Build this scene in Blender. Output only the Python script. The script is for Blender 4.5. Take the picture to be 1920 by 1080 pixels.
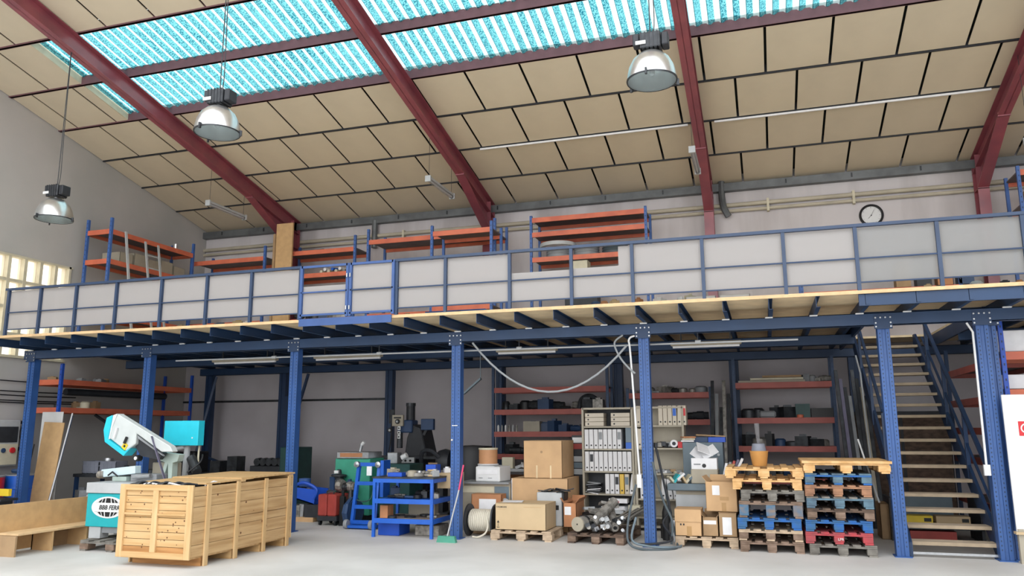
import bpy, math, random
from mathutils import Vector, Matrix
random.seed(7)
C = bpy.context.scene.collection
for o in list(bpy.data.objects): bpy.data.objects.remove(o)
PI = math.pi
def R(d): return math.radians(d)

# ---------------------------------------------------------------- camera, sky, exposure
cam = bpy.data.cameras.new('camera'); co = bpy.data.objects.new('camera', cam); C.objects.link(co)
bpy.context.scene.camera = co
cam.sensor_width = 36.0; cam.lens = 1468.3 / 1920 * 36; cam.clip_start = .05; cam.clip_end = 200
def cam_matrix(yaw, pitch, roll):
    y, p, r = R(yaw), R(pitch), R(roll)
    f = Vector((-math.sin(y)*math.cos(p), math.cos(y)*math.cos(p), math.sin(p)))
    rt = Vector((math.cos(y), math.sin(y), 0)); u = rt.cross(f)
    r2 = math.cos(r)*rt + math.sin(r)*u; u2 = -math.sin(r)*rt + math.cos(r)*u
    return Matrix(((r2.x, u2.x, -f.x), (r2.y, u2.y, -f.y), (r2.z, u2.z, -f.z)))
co.matrix_world = Matrix.Translation((0, 0, 1.6)) @ cam_matrix(17.648, 10.257, -.248).to_4x4()

W = bpy.data.worlds.new('sky'); bpy.context.scene.world = W; W.use_nodes = True
# overcast sky, slightly brighter overhead; horizon and ground raised as fill under the mezzanine
nt = W.node_tree; bg = nt.nodes['Background']; bg.inputs['Strength'].default_value = 1.6
_tc = nt.nodes.new('ShaderNodeTexCoord'); _sp = nt.nodes.new('ShaderNodeSeparateXYZ'); _cr = nt.nodes.new('ShaderNodeValToRGB')
nt.links.new(_tc.outputs['Generated'], _sp.inputs[0]); nt.links.new(_sp.outputs[2], _cr.inputs[0]); nt.links.new(_cr.outputs[0], bg.inputs[0])
_e = _cr.color_ramp.elements; _e[0].position = .0; _e[0].color = (.72, .72, .72, 1); _e[1].position = 1; _e[1].color = (.86, .9, .93, 1)
vs = bpy.context.scene.view_settings
vs.view_transform = 'Standard'; vs.look = 'None'; vs.gamma = 1; vs.use_curve_mapping = False; vs.exposure = 1.38

# ---------------------------------------------------------------- materials
def lin(c):
    def f(v):
        v /= 255.
        return v/12.92 if v <= .04045 else ((v+.055)/1.055)**2.4
    if isinstance(c, str): c = [int(c[i:i+2], 16) for i in (0, 2, 4)]
    return tuple(f(v) for v in c) + (1,)
def mat(name, col, rough=.6, metal=0., var=.12, scale=6., bump=0., col2=None, stretch=(1, 1, 1), detail=4, spec=.5, lo=.35, hi=.65):
    m = bpy.data.materials.new(name); m.use_nodes = True; n = m.node_tree.nodes; l = m.node_tree.links
    b = n['Principled BSDF']; b.inputs['Roughness'].default_value = rough; b.inputs['Metallic'].default_value = metal
    b.inputs['Specular IOR Level'].default_value = spec
    c = lin(col); c2 = lin(col2) if col2 else tuple(v*(1-var*1.6) for v in c[:3]) + (1,)
    if var > 0 or col2:
        tc = n.new('ShaderNodeTexCoord'); mp = n.new('ShaderNodeMapping'); mp.inputs['Scale'].default_value = [s*scale for s in stretch]
        no = n.new('ShaderNodeTexNoise'); no.inputs['Scale'].default_value = 1; no.inputs['Detail'].default_value = detail
        cr = n.new('ShaderNodeValToRGB'); cr.color_ramp.elements[0].position = lo; cr.color_ramp.elements[1].position = hi
        cr.color_ramp.elements[0].color = c2; cr.color_ramp.elements[1].color = c
        l.new(tc.outputs['Object'], mp.inputs['Vector']); l.new(mp.outputs[0], no.inputs['Vector'])
        l.new(no.outputs['Fac'], cr.inputs['Fac']); l.new(cr.outputs[0], b.inputs['Base Color'])
        if bump:
            bu = n.new('ShaderNodeBump'); bu.inputs['Strength'].default_value = bump; bu.inputs['Distance'].default_value = .01
            l.new(no.outputs['Fac'], bu.inputs['Height']); l.new(bu.outputs[0], b.inputs['Normal'])
    else: b.inputs['Base Color'].default_value = c
    return m
M = {}
M['steel_blue'] = mat('steel_blue', '325A98', .45, var=.12, scale=3)
M['navy'] = mat('navy', '1F3A5E', .5, var=.15, scale=2)
M['joist'] = mat('joist', '1F3C60', .5, var=.12, scale=2)
M['rail_blue'] = mat('rail_blue', '2E4260', .45, var=.1, scale=3)
M['gate_blue'] = mat('gate_blue', '3C5A92', .5, var=.1, scale=4)
M['oxide'] = mat('oxide_red', '924A53', .36, var=.18, scale=2.5, col2='7E414C', spec=.7)
M['purlin'] = mat('purlin', '6E4A50', .6, var=.1)
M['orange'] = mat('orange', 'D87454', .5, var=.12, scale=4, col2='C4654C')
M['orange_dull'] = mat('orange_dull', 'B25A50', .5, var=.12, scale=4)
M['shelf_grey'] = mat('shelf_grey', '6C6465', .7)
M['concrete'] = mat('floor_concrete', 'D3D1CE', .6, scale=.7, col2='BDBBB7', detail=8, bump=.02, lo=.3, hi=.6)
M['wall'] = mat('wall_plaster', 'C2BDC1', .85, scale=.8, col2='B2ADB0', detail=7, lo=.3, hi=.62)
M['wall_stain'] = mat('wall_back_plaster', 'CBC6C7', .85, scale=1.0, col2='AFA9A9', detail=8, stretch=(1.5, 1, .25), lo=.3, hi=.58)
M['wall_left'] = mat('wall_left_plaster', 'BCB8B5', .85, scale=.5, col2='ACABA8', detail=5)
M['panel'] = mat('ceiling_board', 'D4C6AE', .8, var=.05, scale=1.2)
M['black'] = mat('black', '16181C', .5, var=.1)
M['dark'] = mat('dark_grey', '2B2E34', .55, var=.2, scale=8)
M['darkroof'] = mat('dark_roof', '2C3230', .9, var=0)
M['white'] = mat('white_paint', 'DCDDDD', .45, var=.04)
M['whitepaper'] = mat('white_paper', 'E6E6E8', .7, var=.05, scale=9)
M['cream'] = mat('cream', 'CFC8B0', .6, var=.08)
M['cream_pipe'] = mat('cream_pipe', 'BDB5A2', .6, var=.1, scale=3)
M['grey'] = mat('mid_grey', '8D9093', .55, var=.1)
M['lgrey'] = mat('light_grey', 'B5B8BA', .5, var=.07)
M['greyblue'] = mat('grey_blue', '6C7C86', .5, var=.08)
M['gutter'] = mat('gutter_zinc', '6E7274', .5, .3, var=.2, scale=3)
M['galv'] = mat('galvanised', 'B9BCBF', .35, .8, var=.1, scale=20)
M['alu'] = mat('brushed_aluminium', 'D9DBDC', .28, .9, var=.05, scale=12)
M['metal'] = mat('scrap_metal', 'A39F98', .45, .35, var=.35, scale=14)
M['metal_dark'] = mat('dark_metal', '43464A', .45, .5, var=.3, scale=10)
M['pine'] = mat('pine', 'CDAA7A', .65, scale=1.5, col2='BC9662', stretch=(1, 14, 14), detail=5)
M['pine_side'] = mat('pine_side', 'C9A779', .65, scale=1.5, col2='B08C5E', stretch=(14, 1, 14), detail=5)
M['pine_end'] = mat('pine_strip', 'D4B384', .65, scale=1.5, col2='C29E6C', stretch=(10, 10, 1.2), detail=5)
M['pine_dark'] = mat('pine_dark', 'BD8B55', .7, scale=2, col2='9E7040', stretch=(1, 14, 14))
M['knot'] = mat('knot', '6B4324', .7, var=.2)
M['chip'] = mat('chipboard', 'C9A475', .7, var=.08, scale=8)
M['deckboard'] = mat('deck_board', 'F0D8B0', .75, var=.1, scale=4)
M['deckedge'] = mat('deck_edge', 'DDBB8E', .7, var=.12, scale=9)
M['tread'] = mat('tread_board', 'C0AE98', .75, var=.15, scale=6)
M['treadedge'] = mat('tread_edge', 'A8967E', .75, var=.1, scale=9)
M['carton'] = mat('cardboard', 'C9A47A', .8, var=.07, scale=4)
M['carton2'] = mat('cardboard_pale', 'C4AC88', .8, var=.05, scale=4)
M['carton3'] = mat('cardboard_dull', 'A98B68', .8, var=.12, scale=5)
M['carton_or'] = mat('cardboard_orange', 'B9815A', .8, var=.1, scale=5)
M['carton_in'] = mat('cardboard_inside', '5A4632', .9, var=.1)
M['tape'] = mat('packing_tape', 'B08A58', .35, var=.1)
M['tapelight'] = mat('pale_tape', 'DCC59C', .4, var=.1)
M['teal'] = mat('teal_paint', '1FA6AE', .45, var=.05)
M['cyan'] = mat('cyan_paint', '25C4DA', .45, var=.05)
M['sawgrey'] = mat('saw_grey', 'C6CCCB', .45, var=.06)
M['sawpale'] = mat('saw_pale_blue', 'C8DCE2', .45, var=.06)
M['mint'] = mat('mint_grey', 'AFC0B8', .5, var=.06)
M['green'] = mat('machine_green', '3FA286', .5, var=.1, scale=5)
M['dgreen'] = mat('dark_green', '1E4A48', .5, var=.15)
M['mgreen'] = mat('broom_green', '4F9C86', .7, var=.1)
M['blue'] = mat('bright_blue', '1C5FC4', .45, var=.1, scale=6)
M['upright'] = mat('rack_blue', '4166A8', .5, var=.1)
M['brightup'] = mat('rack_bright_blue', '2458C8', .45, var=.1)
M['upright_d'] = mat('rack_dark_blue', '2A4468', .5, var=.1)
M['binblue'] = mat('bin_blue', '1650C0', .45, var=.06)
M['red'] = mat('red', 'C8232B', .45, var=.08)
M['redm'] = mat('dull_red', 'A84038', .5, var=.12)
M['pink'] = mat('pink', 'D23C68', .4, var=.05)
M['yellow'] = mat('yellow', 'E8C930', .5, var=.08)
M['tub'] = mat('tan_tub', 'D19A58', .5, var=.06)
M['drumtan'] = mat('tan_drum', 'BE8B62', .6, var=.06)
M['rope'] = mat('rope_white', 'DAD3C2', .7, scale=10, var=.1, stretch=(8, .5, .5))
M['cable'] = mat('grey_cable', '8B8F92', .5, var=.05)
M['cabledk'] = mat('dark_cable', '49545A', .5, var=.05)
M['bookcase'] = mat('bookcase_beige', 'A79F8E', .55, var=.07, scale=5)
M['binder'] = mat('binder_white', 'D6D5D6', .5, var=.04)
M['binder_b'] = mat('binder_beige', 'C3B9A8', .5, var=.04)
M['binder_y'] = mat('binder_yellow', 'D8B24A', .5, var=.04)
M['purple'] = mat('strap_purple', '6E6A80', .6, var=.1)
M['mesh'] = mat('wire_mesh', '8A8378', .5, .5)
M['plastic_grey'] = mat('grey_plastic', '7E828E', .5, var=.08)

def wood_pallet(name, c, c2): M[name] = mat(name, c, .8, scale=3, col2=c2, stretch=(3, 1, 6), detail=5, bump=.1)
wood_pallet('p_brown', '8B7566', '6A5748'); wood_pallet('p_grey', '837F78', '625E58'); wood_pallet('p_blue', '2660A8', '355F86')
wood_pallet('p_red', 'B4444A', '94464A'); wood_pallet('p_greyblue', '5E7C8C', '4C6070'); wood_pallet('p_orange', 'A87C5E', '86624C')
wood_pallet('p_light', 'DCB480', 'C69A62'); wood_pallet('p_brownblue', '847468', '486C88'); wood_pallet('p_cream', 'C3AD93', 'A4907A'); wood_pallet('p_dark', '6A5648', '4A3C34')

def glassy(name, col, transp, transl_col, speck=None):
    m = bpy.data.materials.new(name); m.use_nodes = True; n = m.node_tree.nodes; l = m.node_tree.links
    for x in list(n):
        if x.type != 'OUTPUT_MATERIAL': n.remove(x)
    out = [x for x in n if x.type == 'OUTPUT_MATERIAL'][0]
    tr = n.new('ShaderNodeBsdfTransparent'); tr.inputs[0].default_value = col
    tl = n.new('ShaderNodeBsdfTranslucent'); tl.inputs[0].default_value = transl_col
    df = n.new('ShaderNodeBsdfDiffuse'); df.inputs[0].default_value = transl_col
    a = n.new('ShaderNodeMixShader'); a.inputs[0].default_value = .5; l.new(tl.outputs[0], a.inputs[1]); l.new(df.outputs[0], a.inputs[2])
    b = n.new('ShaderNodeMixShader'); b.inputs[0].default_value = transp; l.new(a.outputs[0], b.inputs[1]); l.new(tr.outputs[0], b.inputs[2])
    l.new(b.outputs[0], out.inputs[0])
    return m, tr, tl, df, n, l
M['infill'] = glassy('frosted_sheet', (.8, .8, .82, 1), .16, (.64, .62, .615, 1))[0]
M['infill_clear'] = glassy('frosted_sheet_clearer', (.72, .73, .75, 1), .42, (.6, .6, .6, 1))[0]
M['pane'] = glassy('window_pane', (.95, .9, .82, 1), .7, (.9, .87, .8, 1))[0]
M['tube_clear'] = glassy('clear_plastic', (.8, .8, .82, 1), .75, (.7, .7, .72, 1))[0]
M['lampglass'] = glassy('lamp_glass', (.85, .9, .9, 1), .8, (.8, .8, .8, 1))[0]
# skylight: cyan translucent sheet; each wave has a pale stripe, dark line, dirt-specked flank
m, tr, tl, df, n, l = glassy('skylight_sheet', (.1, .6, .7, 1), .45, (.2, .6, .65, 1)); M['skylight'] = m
tc = n.new('ShaderNodeTexCoord'); sx = n.new('ShaderNodeSeparateXYZ'); l.new(tc.outputs['Object'], sx.inputs[0])
def mth(op, a, b=None):
    q = n.new('ShaderNodeMath'); q.operation = op
    for k_, v_ in ((0, a), (1, b)):
        if v_ is None: continue
        if isinstance(v_, (int, float)): q.inputs[k_].default_value = v_
        else: l.new(v_, q.inputs[k_])
    return q.outputs[0]
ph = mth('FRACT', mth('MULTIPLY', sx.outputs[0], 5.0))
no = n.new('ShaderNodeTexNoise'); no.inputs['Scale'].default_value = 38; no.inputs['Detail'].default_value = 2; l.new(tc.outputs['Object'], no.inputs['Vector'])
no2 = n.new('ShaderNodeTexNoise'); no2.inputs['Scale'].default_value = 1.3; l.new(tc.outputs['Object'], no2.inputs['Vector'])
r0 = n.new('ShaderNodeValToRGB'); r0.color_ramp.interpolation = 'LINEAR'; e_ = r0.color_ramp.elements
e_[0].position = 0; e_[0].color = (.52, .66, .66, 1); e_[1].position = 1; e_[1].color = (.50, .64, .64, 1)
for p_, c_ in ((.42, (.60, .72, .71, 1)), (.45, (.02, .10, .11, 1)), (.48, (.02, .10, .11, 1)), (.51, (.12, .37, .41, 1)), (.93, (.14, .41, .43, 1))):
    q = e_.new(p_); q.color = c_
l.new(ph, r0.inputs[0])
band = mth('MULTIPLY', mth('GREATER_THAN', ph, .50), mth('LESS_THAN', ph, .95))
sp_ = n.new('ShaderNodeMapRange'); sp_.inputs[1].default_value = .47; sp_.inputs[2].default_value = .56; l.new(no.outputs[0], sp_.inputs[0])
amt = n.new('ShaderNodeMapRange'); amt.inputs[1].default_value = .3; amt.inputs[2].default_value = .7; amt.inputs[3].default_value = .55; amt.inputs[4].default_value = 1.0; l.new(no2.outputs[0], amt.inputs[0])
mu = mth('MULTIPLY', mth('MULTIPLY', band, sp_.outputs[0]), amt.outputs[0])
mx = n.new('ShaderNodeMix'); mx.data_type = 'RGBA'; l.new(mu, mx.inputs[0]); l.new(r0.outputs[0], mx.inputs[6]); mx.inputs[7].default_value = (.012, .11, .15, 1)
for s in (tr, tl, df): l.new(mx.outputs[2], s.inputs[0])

# ---------------------------------------------------------------- mesh builder
class MB:
    def __init__(s): s.v = []; s.f = []; s.sm = False
    def add(s, vs_, fs):
        b = len(s.v); s.v += [tuple(v) for v in vs_]; s.f += [tuple(i+b for i in f) for f in fs]; return s
    def box(s, x0, y0, z0, x1, y1, z1):
        return s.add([(x0,y0,z0),(x1,y0,z0),(x1,y1,z0),(x0,y1,z0),(x0,y0,z1),(x1,y0,z1),(x1,y1,z1),(x0,y1,z1)],
                     [(0,3,2,1),(4,5,6,7),(0,1,5,4),(1,2,6,5),(2,3,7,6),(3,0,4,7)])
    def cbox(s, cx, cy, cz, sx_, sy, sz, rx=0, ry=0, rz=0):
        m_ = Matrix.Translation((cx, cy, cz)) @ Matrix.Rotation(R(rz), 4, 'Z') @ Matrix.Rotation(R(ry), 4, 'Y') @ Matrix.Rotation(R(rx), 4, 'X')
        q = MB().box(-sx_/2, -sy/2, -sz/2, sx_/2, sy/2, sz/2)
        return s.add([m_ @ Vector(v) for v in q.v], q.f)
    def beam(s, p, q, w, h=None, up=(0, 0, 1)):
        h = h or w; p = Vector(p); q = Vector(q); d = (q-p).normalized(); u = Vector(up)
        if abs(d.dot(u)) > .99: u = Vector((0, 1, 0))
        r_ = d.cross(u).normalized(); u = r_.cross(d)
        vs_ = [e + a*r_*w/2 + b*u*h/2 for e in (p, q) for a, b in ((-1,-1),(1,-1),(1,1),(-1,1))]
        return s.add(vs_, [(0,3,2,1),(4,5,6,7),(0,1,5,4),(1,2,6,5),(2,3,7,6),(3,0,4,7)])
    def cyl(s, p, q, r0, r1=None, n=14):
        r1 = r0 if r1 is None else r1; p = Vector(p); q = Vector(q); d = (q-p).normalized()
        u = Vector((0, 0, 1)) if abs(d.z) < .95 else Vector((1, 0, 0)); a = d.cross(u).normalized(); b = d.cross(a)
        vs_ = [e + (a*math.cos(2*PI*i/n) + b*math.sin(2*PI*i/n))*r_ for e, r_ in ((p, r0), (q, r1)) for i in range(n)]
        return s.add(vs_, [(i, (i+1) % n, n+(i+1) % n, n+i) for i in range(n)] + [tuple(range(n-1, -1, -1)), tuple(range(n, 2*n))])
    def tube(s, pts, r_, n=8):
        pts = [Vector(p) for p in pts]
        if 4 <= len(pts) <= 12:          # round the bends (Catmull-Rom)
            q = []; e = [pts[0]] + pts + [pts[-1]]
            for i in range(1, len(e)-2):
                a_, b_, c_, d_ = e[i-1:i+3]
                for k in range(5):
                    t = k/5; q.append(.5*((2*b_) + (c_-a_)*t + (2*a_-5*b_+4*c_-d_)*t*t + (3*b_-a_-3*c_+d_)*t**3))
            pts = q + [pts[-1]]
        m_ = len(pts); prev = None; vs_ = []
        for k, p in enumerate(pts):
            d = (pts[min(k+1, m_-1)] - pts[max(k-1, 0)]).normalized()
            if prev is None: u = Vector((0, 0, 1)) if abs(d.z) < .9 else Vector((1, 0, 0)); a = d.cross(u).normalized()
            else: a = (prev - d*prev.dot(d)).normalized()
            prev = a; b = d.cross(a)
            vs_ += [p + (a*math.cos(2*PI*i/n) + b*math.sin(2*PI*i/n))*r_ for i in range(n)]
        fs = [(k*n+i, k*n+(i+1) % n, (k+1)*n+(i+1) % n, (k+1)*n+i) for k in range(m_-1) for i in range(n)]
        fs += [tuple(range(n-1, -1, -1)), tuple(range((m_-1)*n, m_*n))]
        s.sm = True; return s.add(vs_, fs)
    def lathe(s, prof, c=(0, 0, 0), n=24, axis='z'):
        vs_ = []
        for r_, z in prof:
            for i in range(n):
                a, b = r_*math.cos(2*PI*i/n), r_*math.sin(2*PI*i/n)
                v = {'z': (a, b, z), 'x': (z, a, b), 'y': (a, z, b)}[axis]
                vs_.append((c[0]+v[0], c[1]+v[1], c[2]+v[2]))
        m_ = len(prof); s.sm = True
        fs = [(k*n+i, k*n+(i+1) % n, (k+1)*n+(i+1) % n, (k+1)*n+i) for k in range(m_-1) for i in range(n)]
        return s.add(vs_, fs)
    def prism(s, poly, a0, a1, axis='y'):
        n = len(poly)
        f3 = {'y': lambda p, a: (p[0], a, p[1]), 'x': lambda p, a: (a, p[0], p[1]), 'z': lambda p, a: (p[0], p[1], a)}[axis]
        return s.add([f3(p, a0) for p in poly] + [f3(p, a1) for p in poly],
                     [tuple(range(n)), tuple(range(2*n-1, n-1, -1))] + [(i, n+i, n+(i+1) % n, (i+1) % n) for i in range(n)])
    def moved(s, m_): s.v = [tuple(m_ @ Vector(v)) for v in s.v]; return s
    def build(s, name, m_, parent=None, loc=(0, 0, 0), rz=0, label=None, cat=None, group=None, kind=None, bevel=0, smooth=None, rot=None):
        me = bpy.data.meshes.new(name); me.from_pydata(s.v, [], s.f)
        import bmesh
        bm = bmesh.new(); bm.from_mesh(me); bmesh.ops.recalc_face_normals(bm, faces=bm.faces); bm.to_mesh(me); bm.free()
        me.materials.append(M[m_] if isinstance(m_, str) else m_)
        if smooth is None: smooth = s.sm
        if smooth:
            me.polygons.foreach_set('use_smooth', [True]*len(me.polygons))
            try: me.set_sharp_from_angle(angle=R(40))
            except Exception: pass
        o = bpy.data.objects.new(name, me); C.objects.link(o); o.parent = parent; o.location = loc
        o.rotation_euler = rot if rot else (0, 0, R(rz))
        if bevel:
            b = o.modifiers.new('bevel', 'BEVEL'); b.width = bevel; b.segments = 1; b.limit_method = 'ANGLE'
        return tag(o, label, cat, group, kind)
def tag(o, label=None, cat=None, group=None, kind=None):
    if label: o['label'] = label
    if cat: o['category'] = cat
    if group: o['group'] = group
    if kind: o['kind'] = kind
    return o
def thing(name, label, cat, loc=(0, 0, 0), rz=0, group=None, kind=None):
    o = bpy.data.objects.new(name, None); C.objects.link(o); o.location = loc; o.rotation_euler = (0, 0, R(rz)); o.empty_display_size = .1
    return tag(o, label, cat, group, kind)
def kids(o): return [c for c in o.children]
def dup(o, loc=None, rz=None, label=None, group=None, parent=None):
    r_ = o.copy(); C.objects.link(r_)
    if parent: r_.parent = parent
    if loc is not None: r_.location = loc
    if rz is not None: r_.rotation_euler = (0, 0, R(rz))
    if label: r_['label'] = label
    if group: r_['group'] = group
    for ch in list(o.children):
        dup(ch, parent=r_)
    return r_
def text(name, s_, size, m_, parent, loc, rot, extrude=.001, bold=False, align='CENTER', sx_=1):
    cu = bpy.data.curves.new(name, 'FONT'); cu.body = s_; cu.size = size; cu.extrude = extrude; cu.align_x = align; cu.align_y = 'CENTER'
    if bold: cu.offset = size*.02
    t = bpy.data.objects.new(name, cu); C.objects.link(t)
    me = bpy.data.meshes.new_from_object(t.evaluated_get(bpy.context.evaluated_depsgraph_get()))
    bpy.data.objects.remove(t); me.materials.clear(); me.materials.append(M[m_])
    o = bpy.data.objects.new(name, me); C.objects.link(o); o.parent = parent; o.location = loc; o.rotation_euler = rot; o.scale = (sx_, 1, 1)
    return o
def B(*a): return MB().box(*a)

# ---------------------------------------------------------------- building shell
XL, XR, YB, ZE, DY, DZ = -14.2, 12.0, 17.24, 6.91, 1.22, .272
K = DZ/DY
def rz_(y): return ZE + (YB-y)*K
B(XL-.3, -8, -.2, XR+.3, YB+.3, 0).build('floor', 'concrete', kind='structure')
B(XL-.3, YB, 0, XR+.3, YB+.25, 7.2).build('wall_back', 'wall_stain', kind='structure')
B(XL, 16.8, 0, XR, YB, 3.245).build('wall_lower', 'wall', kind='structure')
WY0, WY1, WZ0, WZ1 = 8.9, 12.98, 3.05, 5.11
wl = MB()
def wallpoly(y0, y1, z0, z1=None):
    if z1 is None: wl.prism([(y0, z0), (y1, z0), (y1, rz_(y1)+.3), (y0, rz_(y0)+.3)], XL-.25, XL, 'x')
    else: wl.prism([(y0, z0), (y1, z0), (y1, z1), (y0, z1)], XL-.25, XL, 'x')
wallpoly(-8, WY0, 0); wallpoly(WY0, WY1, 0, WZ0); wallpoly(WY0, WY1, WZ1); wallpoly(WY1, YB, 0)
wl.build('wall_left', 'wall_left', kind='structure')
MB().prism([(-8, 0), (YB, 0), (YB, rz_(YB)+.3), (-3, rz_(-3)+.3), (-8, 8)], XR, XR+.25, 'x').build('wall_right', 'wall', kind='structure')
# left window: concrete lattice with obscured panes
win = thing('window_1', None, None, (XL, WY1, WZ0), kind='structure')
ys = [-i*.363 for i in range(12)]; zs = [0, .47, 1.0, 1.54, WZ1-WZ0]
for y in ys[1:-1]: B(-.16, y-.035, 0, .02, y+.035, WZ1-WZ0).build('mullion', 'cream', win)
for z in zs[1:-1]: B(-.15, ys[-1], z-.03, .015, 0, z+.03).build('transom', 'cream', win)
B(-.17, ys[-1]-.06, WZ1-WZ0-.04, .03, .04, WZ1-WZ0).build('window_frame', 'cream', win)
B(-.17, ys[-1]-.06, 0, .05, .04, .05).build('window_sill', 'cream', win)
B(-.17, -.05, 0, .03, 0, WZ1-WZ0).build('window_frame', 'cream', win)
me0 = None
for i in range(11):
    for j in range(4):
        o = B(-.09, ys[i+1]+.035, zs[j]+.03, -.08, ys[i]-.035, zs[j+1]-.03).build('pane', 'pane', win)
# ceiling
ceil = thing('ceiling', None, None, (0, YB, ZE), kind='structure')
ang = math.atan(K)
def sl(k, dz=0): return (-k*DY, k*DZ+dz)      # local y,z on the slope
SK0, SK1, SX0, SX1 = 4, 6, -12.33, 10.6
pw = 1.04; proto = {}
def cpanel(x0, x1, k):
    w = round(x1-x0, 3); g = .022
    if w not in proto:
        b = MB(); y0, z0 = 0, 0
        b.prism([(-.035, .010), (-DY+.035, DZ-.005), (-DY+.035, DZ+.010), (-.035, .025)], g-w/2, w/2-g, 'x')
        o = b.build('ceiling_panel', 'panel', ceil); proto[w] = o
    else:
        o = proto[w].copy(); C.objects.link(o)
    o.location = ((x0+x1)/2, -k*DY, k*DZ); return o
for k in (0, 1, 2, 3, 4, 5, 6, 7, 8):
    off = -.68 if k % 2 == 1 else -.16
    xs = [off + i*pw for i in range(-14, 13)]
    xs = [XL] + [x for x in xs if XL+.05 < x < XR-.05] + [XR]
    for a, b_ in zip(xs, xs[1:]):
        if k in (4, 5):
            if b_ <= SX0: pass
            elif a >= SX1: pass
            elif a < SX0: b_ = SX0
            elif b_ > SX1 and a < SX1: a = SX1
            else: continue
        if b_-a > .06: cpanel(a, b_, k)
b = MB()
def cover(y0, y1, x0, x1): b.prism([(y0, -y0*K+.20), (y1, -y1*K+.20), (y1, -y1*K+.24), (y0, -y0*K+.24)], x0, x1, 'x')
cover(.3, -SK0*DY, XL-.3, XR+.3); cover(-SK1*DY, -9*DY, XL-.3, XR+.3); cover(-SK0*DY, -SK1*DY, XL-.3, SX0); cover(-SK0*DY, -SK1*DY, SX1, XR+.3)
b.build('roof_sheet', 'darkroof', ceil)
for k in range(1, 10):
    y, z = sl(k); q = MB()
    q.box(XL, y-.02, z-.012, XR, y+.02, z+.0)
    if k in (4, 5, 6): q.box(XL, y-.035, z-.012, XR, y+.035, z+.17)
    else: q.box(XL, y-.008, z, XR, y+.008, z+.17)
    q.build('purlin', 'purlin' if k in (4, 5, 6) else 'dark', ceil)
# skylight: corrugated sheets, one per purlin row and bay
sky = thing('window_2', None, None, (0, YB, ZE), kind='structure')
bays = [SX0, -11.3, -5.97, -.9, 4.33, 9.5, SX1]
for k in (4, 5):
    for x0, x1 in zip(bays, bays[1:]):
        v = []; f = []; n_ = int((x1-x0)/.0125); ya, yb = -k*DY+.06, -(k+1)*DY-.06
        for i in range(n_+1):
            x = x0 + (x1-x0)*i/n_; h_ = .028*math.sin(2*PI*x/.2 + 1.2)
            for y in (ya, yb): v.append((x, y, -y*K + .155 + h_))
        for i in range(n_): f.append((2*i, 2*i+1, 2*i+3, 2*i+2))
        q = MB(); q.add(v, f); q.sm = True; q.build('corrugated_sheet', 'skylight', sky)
y0, y1 = -5*DY, -6*DY
MB().prism([(y0, -y0*K-.0), (y1, -y1*K-.0), (y1, -y1*K+.2), (y0, -y0*K+.2)], SX0-.03, SX0-.005, 'x').build('upstand', 'cream', sky)
MB().prism([(y0, -y0*K+.01), (-4*DY, 4*DZ+.01), (-4*DY, 4*DZ+.19), (y0, -y0*K+.19)], SX0-.03, SX0-.005, 'x').build('upstand', 'cream', sky)
# eaves gutter and wall conduits
g = thing('trim_1', None, None, (0, YB, ZE), kind='structure')
B(XL, -.16, -.2, XR, 0, -.03).build('gutter', 'gutter', g)
for x in [XL+.6+i*1.3 for i in range(20)]: B(x, -.175, -.15, x+.03, -.16, -.06).build('gutter_bracket', 'metal_dark', g)
g = thing('trim_2', None, None, (0, YB, 6.3), kind='structure')
for z, r_ in ((.1, .045), (-.03, .035)): MB().cyl((XL, -.07, z), (XR, -.07, z), r_).build('conduit', 'cream_pipe', g)
for x in (-8.3, -3.6, .3, 2.0, 6.2): B(x, -.12, -.1, x+.05, 0, .18).build('conduit_clip', 'cream', g)
B(XL, 16.76, 2.30, -8.3, 16.8, 2.35).build('trim_3', 'metal_dark', kind='structure')
for i, x in enumerate((-9.05, -.62)):
    MB().tube([(0, 0, .95), (0, -.02, .6), (.03, -.04, .35), (.12, -.02, .15)] if i else [(0, 0, .8), (0, 0, .5), (0, -.01, .1)], .075 if i == 0 else .07).build(
        'downpipe', 'gutter', loc=(x, YB-.12, 5.98), cat='pipe', label=['short grey downpipe below the gutter above the orange shelves', 'grey downpipe with a bent foot beside the third red roof frame'][i])

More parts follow.
